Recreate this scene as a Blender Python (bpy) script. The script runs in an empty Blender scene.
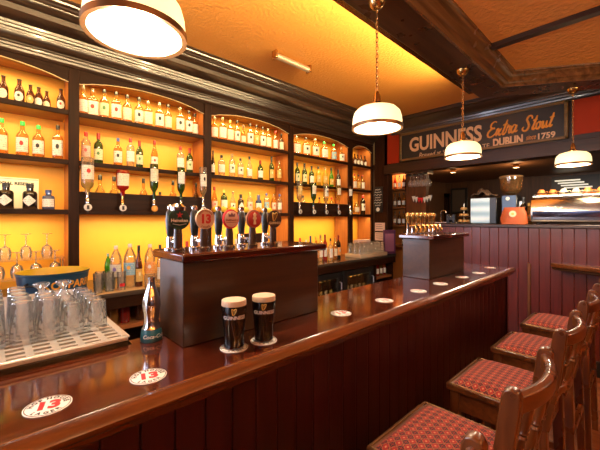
import bpy, math, random
from mathutils import Vector, Matrix
random.seed(7)
S = bpy.context.scene
C = S.collection
PI = math.pi

# ------------------------------------------------------------------ camera
CAMZ = 1.495
FPX = 330.0
YAW = math.radians(46.7)
FW = (-math.sin(YAW), math.cos(YAW)); RT = (math.cos(YAW), math.sin(YAW))
cam = bpy.data.cameras.new('camera'); camo = bpy.data.objects.new('camera', cam); C.objects.link(camo)
camo.location = (0, 0, CAMZ); camo.rotation_euler = (PI/2, 0, YAW)
cam.sensor_width = 36; cam.lens = 36*FPX/600; cam.shift_y = -0.01; cam.clip_start = 0.02
S.camera = camo
def ray(px):
    t = (px-300)/FPX
    return FW[0]+t*RT[0], FW[1]+t*RT[1]
def yon(px, x): dx, dy = ray(px); return x*dy/dx           # y where a sight line meets the plane x
def xon(px, y): dx, dy = ray(px); return y*dx/dy

# ------------------------------------------------------------------ materials
MATS = {}
def _nt(name):
    m = bpy.data.materials.new(name); m.use_nodes = True
    nt = m.node_tree; b = nt.nodes['Principled BSDF']
    return m, nt, b
def pm(name, col, rough=.5, metal=0, spec=.5, emit=None, es=0, coat=0, wear=.05):
    if name in MATS: return MATS[name]
    m, nt, b = _nt(name)
    b.inputs['Base Color'].default_value = (*col, 1); b.inputs['Roughness'].default_value = rough
    b.inputs['Metallic'].default_value = metal; b.inputs['Specular IOR Level'].default_value = spec
    b.inputs['Coat Weight'].default_value = coat; b.inputs['Coat Roughness'].default_value = .08
    if emit: b.inputs['Emission Color'].default_value = (*emit, 1); b.inputs['Emission Strength'].default_value = es
    # a whisper of procedural wear in the roughness
    n = nt.nodes.new('ShaderNodeTexNoise'); n.inputs['Scale'].default_value = 14
    mr = nt.nodes.new('ShaderNodeMapRange'); mr.inputs[3].default_value = max(0, rough-wear); mr.inputs[4].default_value = min(1, rough+wear)
    tc = nt.nodes.new('ShaderNodeTexCoord'); nt.links.new(tc.outputs['Object'], n.inputs['Vector'])
    nt.links.new(n.outputs['Fac'], mr.inputs[0]); nt.links.new(mr.outputs[0], b.inputs['Roughness'])
    MATS[name] = m; return m
def wood(name, c1, c2, rough=.3, axis=1, scale=6, coat=0, spec=.5):
    if name in MATS: return MATS[name]
    m, nt, b = _nt(name); L = nt.links.new
    tc = nt.nodes.new('ShaderNodeTexCoord'); mp = nt.nodes.new('ShaderNodeMapping')
    sc = [scale*3]*3; sc[axis] = scale*.18; mp.inputs['Scale'].default_value = sc
    n = nt.nodes.new('ShaderNodeTexNoise'); n.inputs['Scale'].default_value = 2.2; n.inputs['Detail'].default_value = 6; n.inputs['Distortion'].default_value = .6
    r = nt.nodes.new('ShaderNodeValToRGB'); r.color_ramp.elements[0].position = .3; r.color_ramp.elements[1].position = .72
    r.color_ramp.elements[0].color = (*c1, 1); r.color_ramp.elements[1].color = (*c2, 1)
    L(tc.outputs['Object'], mp.inputs['Vector']); L(mp.outputs['Vector'], n.inputs['Vector']); L(n.outputs['Fac'], r.inputs['Fac']); L(r.outputs['Color'], b.inputs['Base Color'])
    n2 = nt.nodes.new('ShaderNodeTexNoise'); n2.inputs['Scale'].default_value = 9; L(tc.outputs['Object'], n2.inputs['Vector'])
    mr = nt.nodes.new('ShaderNodeMapRange'); mr.inputs[3].default_value = max(.02, rough-.06); mr.inputs[4].default_value = rough+.08
    L(n2.outputs['Fac'], mr.inputs[0]); L(mr.outputs[0], b.inputs['Roughness'])
    b.inputs['Coat Weight'].default_value = coat; b.inputs['Coat Roughness'].default_value = .07; b.inputs['Specular IOR Level'].default_value = spec
    MATS[name] = m; return m
def glass(name, tint=(1, 1, 1), body=None, bodyfac=0.0, gl=1.0, rough=.03, lo=.04, hi=.75):
    """thin-walled glass: tinted see-through, fresnel gloss, optionally some cloudy body colour"""
    if name in MATS: return MATS[name]
    m = bpy.data.materials.new(name); m.use_nodes = True; nt = m.node_tree; nt.nodes.clear(); L = nt.links.new
    out = nt.nodes.new('ShaderNodeOutputMaterial')
    tr = nt.nodes.new('ShaderNodeBsdfTransparent'); tr.inputs[0].default_value = (*tint, 1)
    g = nt.nodes.new('ShaderNodeBsdfGlossy'); g.inputs['Roughness'].default_value = rough; g.inputs['Color'].default_value = (gl, gl, gl, 1)
    lw = nt.nodes.new('ShaderNodeLayerWeight'); lw.inputs['Blend'].default_value = .38
    mr = nt.nodes.new('ShaderNodeMapRange'); mr.inputs[3].default_value = lo; mr.inputs[4].default_value = hi
    L(lw.outputs['Fresnel'], mr.inputs[0])
    src = tr
    if body:
        d = nt.nodes.new('ShaderNodeBsdfDiffuse'); d.inputs[0].default_value = (*body, 1)
        t2 = nt.nodes.new('ShaderNodeBsdfTranslucent'); t2.inputs[0].default_value = (*body, 1)
        ad = nt.nodes.new('ShaderNodeMixShader'); ad.inputs[0].default_value = .5; L(d.outputs[0], ad.inputs[1]); L(t2.outputs[0], ad.inputs[2])
        mx0 = nt.nodes.new('ShaderNodeMixShader'); mx0.inputs[0].default_value = bodyfac
        L(tr.outputs[0], mx0.inputs[1]); L(ad.outputs[0], mx0.inputs[2]); src = mx0
    mx = nt.nodes.new('ShaderNodeMixShader')
    L(mr.outputs[0], mx.inputs[0]); L(src.outputs[0], mx.inputs[1]); L(g.outputs[0], mx.inputs[2]); L(mx.outputs[0], out.inputs[0])
    MATS[name] = m; return m
def label_mat(name, base, ink, emblem=None, diamond=False):
    """printed paper label: rows of tiny print broken by noise, plus a coloured emblem disc (object coords, local z up, local y across)"""
    if name in MATS: return MATS[name]
    m, nt, b = _nt(name); L = nt.links.new
    b.inputs['Roughness'].default_value = .55
    tc = nt.nodes.new('ShaderNodeTexCoord'); sp = nt.nodes.new('ShaderNodeSeparateXYZ'); L(tc.outputs['Object'], sp.inputs[0])
    def math_(op, a, bb=None):
        q = nt.nodes.new('ShaderNodeMath'); q.operation = op
        for i, v in enumerate((a, bb)):
            if v is None: continue
            if isinstance(v, (int, float)): q.inputs[i].default_value = v
            else: L(v, q.inputs[i])
        return q.outputs[0]
    rows = math_('GREATER_THAN', math_('FRACT', math_('MULTIPLY', sp.outputs['Z'], 62)), .58)
    n = nt.nodes.new('ShaderNodeTexNoise'); n.inputs['Scale'].default_value = 130; L(tc.outputs['Object'], n.inputs['Vector'])
    inkf = math_('MULTIPLY', rows, math_('GREATER_THAN', n.outputs['Fac'], .53))
    mix = nt.nodes.new('ShaderNodeMix'); mix.data_type = 'RGBA'
    mix.inputs[6].default_value = (*base, 1); mix.inputs[7].default_value = (*ink, 1)
    L(math_('MULTIPLY', inkf, .55), mix.inputs[0]); colr = mix.outputs[2]
    if emblem:
        gz = nt.nodes.new('ShaderNodeTexCoord')
        s2 = nt.nodes.new('ShaderNodeSeparateXYZ'); L(gz.outputs['Generated'], s2.inputs[0])
        dy = math_('SUBTRACT', s2.outputs['Y'], .5); dz = math_('SUBTRACT', s2.outputs['Z'], .6)
        rr = math_('ADD', math_('POWER', dy, 2), math_('POWER', dz, 2))
        e = math_('LESS_THAN', rr, .026)
        m2 = nt.nodes.new('ShaderNodeMix'); m2.data_type = 'RGBA'; m2.inputs[7].default_value = (*emblem, 1)
        L(e, m2.inputs[0]); L(colr, m2.inputs[6]); colr = m2.outputs[2]
    L(colr, b.inputs['Base Color'])
    MATS[name] = m; return m

WD = wood('dark_oak', (.014, .0042, .0016), (.032, .0105, .0036), .45, spec=.15)
WDX = wood('dark_oak_cross', (.022, .007, .003), (.05, .017, .006), .34, axis=0)
WDZ = wood('dark_oak_upright', (.017, .0052, .002), (.038, .0125, .0042), .45, axis=2, spec=.15)
CORN = pm('black_brown_gloss_wood', (.030, .016, .010), .3, spec=1.0, coat=.3, wear=0)
CORNX = CORN
MAHO = wood('polished_mahogany', (.036, .0055, .0028), (.078, .0135, .005), .11, axis=1, coat=.3)
NOSE = wood('worn_mahogany_edge', (.075, .018, .005), (.19, .055, .013), .2, axis=1, coat=.4)
FRONT = wood('dark_mahogany_boards', (.017, .0018, .0013), (.036, .0042, .0024), .32, axis=2, spec=.3)
WAIN = wood('wainscot_boards', (.072, .011, .008), (.135, .019, .015), .32, axis=2, spec=.55, coat=.04)
TOWER = wood('brown_tower_wood', (.030, .0115, .005), (.058, .0215, .008), .36, axis=1, spec=.4, coat=.05)
STOOL = wood('stool_wood', (.075, .02, .0055), (.17, .054, .014), .28, axis=2, coat=.2)
STOOLY = wood('stool_wood_cross', (.075, .02, .0055), (.175, .054, .014), .28, axis=1, coat=.2)
SHELFW = wood('warm_lit_shelf_wood', (.20, .07, .018), (.30, .11, .03), .4)  # orange glow of the lit undersides put into the wood colour
ORNG = wood('orange_cabinet_side', (.40, .13, .03), (.55, .20, .05), .45, axis=2)
FLOOR = wood('floor_planks', (.14, .05, .018), (.30, .12, .045), .3, axis=0, scale=3)
BRASS = pm('aged_brass', (.55, .33, .12), .25, 1)
BRONZE = pm('bronze_band', (.22, .11, .05), .35, .8)
CHROME = pm('chrome', (.78, .78, .80), .1, 1)
STEEL = pm('steel', (.55, .53, .50), .28, 1)
BLACK = pm('black_plastic', (.012, .012, .013), .3)
BLACKG = pm('black_granite', (.02, .018, .016), .18)
GRANT = pm('dark_granite_top', (.06, .045, .035), .16)
WHITE = pm('white_card', (.85, .83, .78), .5)
CREAM = pm('cream', (.85, .70, .45), .5)
RED = pm('red_ink', (.62, .02, .025), .5)
DARKRED = pm('dark_red', (.25, .012, .01), .35)
GOLD = pm('gold_ink', (.75, .45, .10), .35, .4)
INK = pm('dark_ink', (.02, .02, .025), .5)
LAMPW = pm('lamp_glass', (.9, .85, .7), .3, emit=(1, .78, .38), es=1.4)
BULB = pm('bulb', (1, .95, .8), .3, emit=(1, .86, .60), es=9)
G_CLEAR = glass('clear_glass')
G_TUMB = glass('tumbler_glass', (.98, .98, .98), (.95, .97, 1), .15, lo=.07, hi=.95)
G_AMBER = glass('amber_glass', (.96, .74, .36), (.85, .42, .08), .26)
G_GOLD = glass('pale_gold_glass', (.97, .85, .50), (.9, .6, .15), .2)
G_BROWN = glass('brown_beer_glass', (.42, .17, .05), (.16, .05, .015), .55)
G_GREEN = glass('green_bottle_glass', (.22, .40, .08), (.05, .12, .02), .5)
G_BRIGHTGREEN = glass('bright_green_glass', (.25, .75, .10), (.1, .5, .04), .4)
G_BLACK = glass('black_bottle_glass', (.06, .05, .04), (.015, .013, .012), .85)
G_BLUE = glass('blue_glass', (.30, .42, .80), (.12, .2, .5), .5)
G_YELLOW = glass('yellow_glass', (1, .85, .25), (.95, .72, .08), .5)
G_RED = glass('red_liquor_glass', (.7, .12, .05), (.5, .03, .02), .6)
G_VODKA = glass('vodka_glass', (.95, .95, .92), (.9, .85, .75), .15)
GLASSM = dict(amber=G_AMBER, gold=G_GOLD, brown=G_BROWN, green=G_GREEN, bright=G_BRIGHTGREEN, black=G_BLACK, blue=G_BLUE, yellow=G_YELLOW, red=G_RED, clear=G_VODKA)
LAB = dict(
    cream=label_mat('label_cream', (.94, .88, .68), (.25, .16, .08)),
    white=label_mat('label_white', (.95, .94, .90), (.2, .18, .2)),
    reddot=label_mat('label_red_dot', (.95, .91, .80), (.3, .1, .08), (.62, .04, .03)),
    green=label_mat('label_green_mark', (.88, .82, .55), (.1, .25, .08), (.12, .3, .1)),
    black=label_mat('label_black_print', (.92, .90, .82), (.02, .02, .02), (.03, .03, .03)),
    gold=label_mat('label_gold', (.75, .52, .16), (.25, .1, .02), (.9, .8, .5)),
    pink=label_mat('label_pink', (.9, .62, .55), (.5, .1, .1), (.8, .15, .15)),
    blue=label_mat('label_blue', (.25, .5, .7), (.9, .9, .9), (.9, .5, .1)),
    multi=label_mat('label_multicolour', (.75, .72, .6), (.1, .12, .4), (.25, .2, .5)),
    orange=label_mat('label_orange', (.88, .35, .06), (.95, .9, .8), (.92, .9, .85)))
CAPM = dict(black=BLACK, red=pm('red_cap', (.6, .02, .02), .35), green=pm('green_cap', (.02, .42, .07), .35), gold=GOLD, white=WHITE,
            dred=DARKRED, blue=pm('blue_cap', (.03, .06, .25), .35), glassy=glass('stopper_glass', (.95, .9, .8), (.8, .7, .5), .3), lblue=pm('light_blue_cap', (.2, .5, .65), .4))

# ------------------------------------------------------------------ mesh builder
class MB:
    def __init__(s): s.v = []; s.f = []
    def add(s, vs, fs, M=None):
        o = len(s.v)
        s.v += [tuple(M @ Vector(p)) if M else tuple(p) for p in vs]; s.f += [tuple(i+o for i in f) for f in fs]; return s
    def box(s, a, b, M=None):
        x0, y0, z0 = a; x1, y1, z1 = b
        return s.add([(x0,y0,z0),(x1,y0,z0),(x1,y1,z0),(x0,y1,z0),(x0,y0,z1),(x1,y0,z1),(x1,y1,z1),(x0,y1,z1)],
                     [(0,3,2,1),(4,5,6,7),(0,1,5,4),(1,2,6,5),(2,3,7,6),(3,0,4,7)], M)
    def lathe(s, prof, seg=20, M=None, sq=0, a0=0, a1=2*PI, capb=True, capt=True):
        """prof: (radius, z) from the bottom up; sq>0 squares the section off"""
        full = abs(a1-a0-2*PI) < 1e-6; n = seg if full else seg+1
        vs, fs = [], []
        def k(a):
            if not sq: return 1.0
            p = 2+sq*6; return (abs(math.cos(a))**p+abs(math.sin(a))**p)**(-1/p)
        for r, z in prof:
            for i in range(n):
                a = a0+(a1-a0)*i/seg; q = r*k(a); vs.append((q*math.cos(a), q*math.sin(a), z))
        for j in range(len(prof)-1):
            for i in range(seg):
                i2 = (i+1) % n if full else i+1
                fs.append((j*n+i, j*n+i2, (j+1)*n+i2, (j+1)*n+i))
        if full and capb and prof[0][0] > 1e-6: fs.append(tuple(range(n-1, -1, -1)))
        if full and capt and prof[-1][0] > 1e-6: fs.append(tuple((len(prof)-1)*n+i for i in range(n)))
        return s.add(vs, fs, M)
    def tube(s, pts, r, seg=8, closed=False, M=None, flat=1.0):
        pts = [Vector(p) for p in pts]; n = len(pts); vs, fs = [], []
        up = Vector((0, 0, 1)); prev = None
        for i, p in enumerate(pts):
            if closed: t = pts[(i+1) % n]-pts[i-1]
            else: t = pts[min(i+1, n-1)]-pts[max(i-1, 0)]
            t.normalize()
            if prev is None:
                a = up if abs(t.dot(up)) < .9 else Vector((1, 0, 0)); u = t.cross(a).normalized()
            else: u = (prev-t*prev.dot(t)).normalized()
            prev = u; w = t.cross(u); rr = r[i] if isinstance(r, (list, tuple)) else r
            for k in range(seg):
                a = 2*PI*k/seg; vs.append(p+u*math.cos(a)*rr+w*math.sin(a)*rr*flat)
        m = n if closed else n-1
        for j in range(m):
            j2 = (j+1) % n
            for k in range(seg):
                k2 = (k+1) % seg; fs.append((j*seg+k, j*seg+k2, j2*seg+k2, j2*seg+k))
        if not closed: fs += [tuple(range(seg-1, -1, -1)), tuple((n-1)*seg+k for k in range(seg))]
        return s.add(vs, fs, M)
    def prism(s, poly, lo, hi, axis=2, M=None):
        """2D polygon pushed along an axis. axis 2: (x,y); axis 0: (y,z); axis 1: (x,z)"""
        n = len(poly)
        def P(p, h): return (p[0], p[1], h) if axis == 2 else ((h, p[0], p[1]) if axis == 0 else (p[0], h, p[1]))
        vs = [P(p, lo) for p in poly]+[P(p, hi) for p in poly]
        fs = [tuple(range(n-1, -1, -1)), tuple(range(n, 2*n))]+[(i, (i+1) % n, n+(i+1) % n, n+i) for i in range(n)]
        return s.add(vs, fs, M)
    def molding(s, path, prof, side=1):
        """sweep (offset, z) profile along a flat 2D path with mitred corners; offset to the right of travel when side=1"""
        n = len(path); vs, fs = [], []; k = len(prof)
        dirs = [(Vector(path[i+1])-Vector(path[i])).normalized() for i in range(n-1)]
        for i in range(n):
            d0 = dirs[max(i-1, 0)]; d1 = dirs[min(i, n-2)]
            n0 = Vector((d0.y, -d0.x))*side; n1 = Vector((d1.y, -d1.x))*side
            b = (n0+n1).normalized(); b = b/max(.2, b.dot(n0))
            for o, z in prof: q = Vector(path[i])+b*o; vs.append((q.x, q.y, z))
        for i in range(n-1):
            for j in range(k-1): fs.append((i*k+j, (i+1)*k+j, (i+1)*k+j+1, i*k+j+1))
        fs += [tuple(range(k)), tuple((n-1)*k+j for j in range(k-1, -1, -1))]
        return s.add(vs, fs)
    def mesh(s, name, mat):
        me = bpy.data.meshes.new(name); me.from_pydata(s.v, [], s.f); me.update()
        import bmesh
        bm = bmesh.new(); bm.from_mesh(me); bmesh.ops.recalc_face_normals(bm, faces=bm.faces); bm.to_mesh(me); bm.free()
        me.polygons.foreach_set('use_smooth', [True]*len(me.polygons)); me.set_sharp_from_angle(angle=math.radians(38))
        if mat: me.materials.append(mat)
        return me
    def build(s, name, mat, parent=None, loc=(0,0,0), bevel=0):
        return link(name, s.mesh(name, mat), parent, loc, bevel)
def link(name, me, parent=None, loc=(0,0,0), bevel=0):
    o = bpy.data.objects.new(name, me); C.objects.link(o); o.location = loc
    if parent: o.parent = parent
    if bevel:
        b = o.modifiers.new('bevel', 'BEVEL'); b.width = bevel; b.segments = 2; b.limit_method = 'ANGLE'; b.harden_normals = False
    return o
def tag(o, label, cat, group=None):
    w = len(label.split())
    if not 4 <= w <= 16: print('LABEL WORDS', w, label)
    o['label'] = label; o['category'] = cat
    if group: o['group'] = group
    return o
def thing(name, loc, label, cat, group=None, rz=0):
    o = bpy.data.objects.new(name, None); C.objects.link(o); o.location = loc; o.rotation_euler = (0, 0, rz); o.empty_display_size = .05
    return tag(o, label, cat, group)
def struct(o): o['kind'] = 'structure'; return o
def copy_thing(o, loc, label, rz=None):
    c = o.copy(); C.objects.link(c); c.location = loc; c['label'] = label
    if rz is not None: c.rotation_euler = (0, 0, rz)
    for ch in list(o.children):
        d = ch.copy(); C.objects.link(d); d.parent = c
        for g in list(ch.children):
            e = g.copy(); C.objects.link(e); e.parent = d
    return c
ORD = ['first', 'second', 'third', 'fourth', 'fifth', 'sixth', 'seventh', 'eighth', 'ninth', 'tenth', 'eleventh', 'twelfth', 'thirteenth']

_tc = {}
def text_geo(body, size=1, shear=0, bold=0, depth=0, align='CENTER', space=1.0):
    key = (body, size, shear, bold, depth, align, space)
    if key in _tc: return _tc[key]
    cu = bpy.data.curves.new('lettering', 'FONT'); cu.body = body; cu.size = size; cu.shear = shear; cu.offset = bold; cu.extrude = depth
    cu.align_x = align; cu.align_y = 'CENTER'; cu.space_character = space; cu.resolution_u = 3
    o = bpy.data.objects.new('lettering', cu); C.objects.link(o)
    dg = bpy.context.evaluated_depsgraph_get(); me = o.evaluated_get(dg).to_mesh()
    vs = [tuple(v.co) for v in me.vertices]; fs = [tuple(p.vertices) for p in me.polygons]
    o.evaluated_get(dg).to_mesh_clear(); bpy.data.objects.remove(o); bpy.data.curves.remove(cu)
    _tc[key] = (vs, fs); return vs, fs
# text laid out so that the flat (x right, y up) becomes a world direction
def basis(right, up, o=(0,0,0)):
    r = Vector(right).normalized(); u = Vector(up).normalized(); n = r.cross(u)
    M = Matrix.Identity(4)
    for i in range(3): M[i][0] = r[i]; M[i][1] = u[i]; M[i][2] = n[i]; M[i][3] = o[i]
    return M
def wrap_text(mb, geo, rfun, z0, ang0):
    """wrap flat lettering round a vertical axis; rfun(z) gives the radius"""
    vs, fs = geo; out = []
    for x, y, z in vs:
        zz = z0+y; r = rfun(zz)+.0006+max(0, z); a = ang0+x/max(rfun(z0), 1e-4); out.append((r*math.cos(a), r*math.sin(a), zz))
    mb.add(out, fs)
def catmull(pts, n=6, closed=False):
    pts = [Vector(p) for p in pts]; out = []; m = len(pts)
    rng = range(m) if closed else range(m-1)
    for i in rng:
        g = lambda k: pts[k % m] if closed else pts[min(max(k, 0), m-1)]
        p0, p1, p2, p3 = g(i-1), g(i), g(i+1), g(i+2)
        for j in range(n):
            t = j/n; out.append(.5*((2*p1)+(p2-p0)*t+(2*p0-5*p1+4*p2-p3)*t*t+(3*p1-p0-3*p2+p3)*t**3))
    if not closed: out.append(pts[-1])
    return out

# ------------------------------------------------------------------ the setting
XB, XS = -3.66, -3.35        # back wall behind the shelves, shelf fronts
CZ = 3.08
YS = 4.9                     # wall with the painted sign
YH = 4.2                     # low boarded wall
YELLOW = pm('yellow_wall_paint', (.94, .43, .045), .5)
def plaster(name, col, bump=.25, scale=38):
    m, nt, b = _nt(name); L = nt.links.new
    b.inputs['Base Color'].default_value = (*col, 1); b.inputs['Roughness'].default_value = .42
    tc = nt.nodes.new('ShaderNodeTexCoord'); n = nt.nodes.new('ShaderNodeTexNoise'); n.inputs['Scale'].default_value = scale; n.inputs['Detail'].default_value = 3
    L(tc.outputs['Object'], n.inputs['Vector']); bp = nt.nodes.new('ShaderNodeBump'); bp.inputs['Strength'].default_value = bump; bp.inputs['Distance'].default_value = .02
    L(n.outputs['Fac'], bp.inputs['Height']); L(bp.outputs[0], b.inputs['Normal'])
    return m
CEIL = plaster('orange_textured_ceiling', (.82, .36, .07), .45)
CEIL2 = plaster('orange_coffer_ceiling', (.78, .31, .06), .6, 30)
PALE = plaster('brown_wall_paint', (.22, .10, .045), .1)
REDP = pm('red_wall_paint', (.36, .030, .005), .6, spec=.2)

struct(MB().box((-3.8, -3.4, -.05), (3.5, 8.7, 0)).build('floor', FLOOR))
struct(MB().box((-3.8, -3.4, CZ), (3.5, 5.0, CZ+.05)).build('ceiling', CEIL))
wl = MB(); wl.box((-3.8, -1.0, 0), (XB, 8.7, CZ)); wl.box((-3.8, -3.4, 0), (XB, -3.15, CZ)); wl.box((-3.8, -3.15, 0), (XB, -1.0, .9)); wl.box((-3.8, -3.15, 2.6), (XB, -1.0, CZ))
struct(wl.build('wall_left', YELLOW))
wf = MB()
for a in (-3.15, -2.44, -1.75, -1.06): wf.box((-3.78, a, .9), (-3.69, a+.06, 2.6))
for z in (.9, 1.9, 2.54): wf.box((-3.775, -3.15, z), (-3.695, -1.0, z+.06))
struct(wf.build('window_2', WDZ))
struct(MB().box((3.4, -3.4, 0), (3.5, 8.7, CZ)).build('wall_right', plaster('dark_brown_wall_paint', (.045, .016, .007), .1)))
# wall behind the photographer with a daylight window in it
wb = MB(); wb.box((-3.8, -3.4, 0), (-2.6, -3.3, CZ)); wb.box((-2.6, -3.4, 0), (-.3, -3.3, 1.0)); wb.box((-2.6, -3.4, 2.5), (-.3, -3.3, CZ)); wb.box((-.3, -3.4, 0), (3.5, -3.3, CZ))
struct(wb.build('wall_back', MATS.setdefault('dk', bpy.data.materials['dark_brown_wall_paint'])))
wf = MB()
for a in (-2.6, -1.87, -1.12, -.36): wf.box((a, -3.39, 1.0), (a+.06, -3.3, 2.5))
for z in (1.0, 1.72, 2.44): wf.box((-2.6, -3.385, z), (-.3, -3.305, z+.06))
struct(wf.build('window_1', WDZ))
# wainscot wall
hw = MB(); x = -1.93
while x < 3.35:
    hw.box((x+.001, YH-.012, .12), (x+.0935, YH+.03, 1.40)); x += .0945
struct(hw.build('wall_low', WAIN, bevel=.004))
struct(MB().box((-1.95, YH+.02, 0), (3.4, YS-.05, 1.40)).build('wall_low_core', WDX))
struct(MB().box((-1.97, YH-.03, 1.40), (3.4, YS, 1.437)).build('trim_1', WDX, bevel=.006))
struct(MB().box((-1.95, YH-.03, 0), (3.4, YH, .15)).build('baseboard_low', BLACK, bevel=.004))
struct(MB().box((-.897, YH-.03, .15), (-.872, YH-.01, 1.02)).build('trim_2', wood('gate_edge', (.11, .04, .012), (.19, .075, .022), .35, axis=2), bevel=.004))
# sign wall: upper part hung over the hatch
uw = MB(); uw.box((-3.1, YS, 2.27), (3.4, YS+.16, CZ)); uw.box((-3.1, YS-.03, 2.25), (3.4, YS+.18, 2.40))
struct(uw.build('wall_upper', WDX, bevel=.005))
struct(MB().box((-3.3, YS, .0), (-3.04, YS+.16, CZ)).build('trim_3', WDZ, bevel=.006))
struct(MB().box((-3.04, YS-.012, 2.42), (-2.82, YS+.01, 2.93)).build('trim_4', REDP))
struct(MB().box((-.615, YS-.012, 2.46), (1.6, YS+.01, 2.86)).build('trim_5', REDP))
# cornices
def ovolo(x0, z0, x1, z1, n=5, convex=True):
    """quarter-round between two profile points"""
    out = []
    for i in range(n+1):
        t = i/n*PI/2
        out.append((x0+(x1-x0)*(1-math.cos(t)), z0+(z1-z0)*math.sin(t)) if convex else (x0+(x1-x0)*math.sin(t), z0+(z1-z0)*(1-math.cos(t))))
    return out
CP = [(0, 3.08), (0, 3.068), (-.018, 3.062), (-.022, 3.05), (-.05, 3.045), (-.056, 3.034), (-.07, 3.03)]+ovolo(-.075, 3.028, -.135, 2.992)+[(-.14, 2.955), (-.155, 2.948), (-.30, 2.946), (-.305, 2.928), (-.318, 2.926), (-.322, 2.910), (-.336, 2.907), (-.34, 2.892)]
CP += ovolo(-.345, 2.89, -.405, 2.842)+[(-.405, 2.832), (-.42, 2.828), (-.424, 2.812), (-.436, 2.808), (-.44, 2.79), (-.452, 2.786), (-.456, 2.765), (-.50, 2.76), (-.50, 3.08)]
struct(MB().molding([(-2.89, -3.3), (-2.89, 4.9)], CP).build('trim_6', CORN))
CP2 = [(0, 3.08), (0, 3.066), (-.02, 3.06), (-.03, 3.04), (-.07, 3.03), (-.08, 3.01), (-.12, 2.985), (-.15, 2.95), (-.155, 2.935), (-.18, 2.93), (-.185, 2.905), (-.21, 2.90), (-.215, 2.88), (-.26, 2.876), (-.26, 3.08)]
struct(MB().molding([(-2.95, YS-.25), (3.4, YS-.25)], CP2).build('trim_7', CORNX))
# dropped beam round the coffer
BZ = 2.735
ipath = [(-.92, -3.3), (-.945, 3.48), (.35, 4.32), (3.4, 4.32)]
opath = [(-1.2, -3.3), (-1.2, 3.67), (.3, 4.644), (3.4, 4.644)]
struct(MB().prism(opath+ipath[::-1], BZ, CZ).build('trim_8', wood('beam_wood', (.035, .014, .006), (.11, .045, .018), .28, axis=1, scale=4), bevel=.006))
MP = [(-.012, BZ+.05), (-.012, BZ-.012), (.012, BZ-.02), (.02, BZ), (.03, BZ+.012), (.05, BZ+.018), (.058, BZ+.03), (.08, BZ+.055), (.10, BZ+.06), (.106, BZ+.072), (.12, BZ+.075), (.124, BZ+.10), (.0, BZ+.10)]
struct(MB().molding(ipath, MP).build('trim_9', wood('coffer_molding', (.07, .028, .010), (.20, .085, .03), .24, axis=1, scale=4), bevel=0))
struct(MB().prism([(p[0]-.02, p[1]) if i < 2 else p for i, p in enumerate(ipath)]+[(3.4, -3.3)], BZ+.088, BZ+.12).build('ceiling_coffer', CEIL2))
for i, y in enumerate((2.81, .6, -1.6)):
    struct(MB().prism([(y-.05, BZ+.09), (y-.03, BZ+.062), (y+.03, BZ+.062), (y+.05, BZ+.09)], -.83, 3.4, axis=0).build('trim_%d' % (10+i), WDX))
# room beyond the hatch
struct(MB().box((XB, 5.1, 0), (XB+.03, 8.6, 2.42)).build('wall_left_rear', PALE))
struct(MB().box((-3.7, 5.06, 2.42), (3.4, 8.6, 2.47)).build('ceiling_rear', PALE))
struct(MB().box((-3.8, 8.6, 0), (3.5, 8.7, CZ)).build('wall_far', wood('far_wall_panelling', (.06, .024, .009), (.14, .055, .019), .4, axis=2, scale=3)))
xx = xon(431, 5.3)
struct(MB().box((xon(407, 5.15), 5.12, 0), (xx, 5.22, 2.42)).build('wall_side', wood('brown_panel', (.07, .022, .008), (.14, .045, .016), .35, axis=2)))
d = struct(MB().box((xon(433, 8.5), 8.52, 0), (xon(446, 8.5), 8.6, 2.05)).build('door_1', BLACK))
df = MB(); a, b = xon(431, 8.5), xon(448, 8.5)
df.box((a, 8.5, 0), (a+.1, 8.6, 2.15)); df.box((b-.1, 8.5, 0), (b, 8.6, 2.15)); df.box((a, 8.5, 2.05), (b, 8.6, 2.15))
struct(df.build('door_frame', WDZ, d))
pf = thing('picture_frame', (xon(459, 8.58), 8.58, 1.95), 'small dark framed picture hanging on the far wall of the rear room', 'picture')
MB().box((-.2, -.03, -.32), (.2, .02, .32)).build('frame', BLACK, pf, bevel=.01); MB().box((-.15, -.035, -.27), (.15, -.03, .27)).build('print', pm('dim_print', (.10, .07, .05), .4), pf)

# ------------------------------------------------------------------ back bar shelving
PIL = [(-.75, -.67), (.484, .560), (1.707, 1.794), (2.942, 3.025), (4.224, 4.327), (4.86, 4.90)]
SHZ = [2.405, 1.99, 1.572]
CTZ = .915
sh = thing('back_bar_shelving', (XS, 2.0, CTZ), 'tall dark wood back bar shelving with arched bays and glowing yellow backs', 'shelving')
def ch(mb, name, mat, bevel=0): return mb.build(name, mat, sh, (-XS, -2.0, -CTZ), bevel)
for (a, b) in PIL:
    mb = MB(); mb.box((XS-.012, a, CTZ), (XS+.02, b, 2.76)); ch(mb, 'pillar', WDZ, .004)
    ch(MB().box((XB+.02, a+.012, CTZ), (XS-.012, b-.012, 2.76)), 'divider', ORNG)
for i in range(5):
    a, b = PIL[i][1], PIL[i+1][0]
    for z in SHZ:
        ch(MB().box((XB+.02, a, z-.034), (XS, b, z)), 'shelf', SHELFW, .003)
        ch(MB().box((XS-.004, a, z-.038), (XS+.012, b, z+.002)), 'shelf_edge', WD, .003)
    # arched header with a thin pale bead
    w = b-a; pts = []
    for k in range(25):
        t = k/24; q = abs(2*t-1)
        s_ = 1-q**2.2 if q < .86 else max(0, (1-.86**2.2)*(1-(q-.86)/.14)**1.6)
        pts.append((a+w*t, 2.645+.078*s_))
    ch(MB().prism([(a, 2.77)]+pts+[(b, 2.77)], XS-.012, XS+.008, axis=0), 'arch_header', WD)
    ch(MB().tube([(XS+.008, p[0], p[1]) for p in pts], .0045, 6), 'arch_bead', pm('pale_bead', (.75, .55, .30), .3))
    ch(MB().box((XB+.02, a, 2.745), (XS-.012, b, 2.765)), 'top_board', SHELFW)
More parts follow.
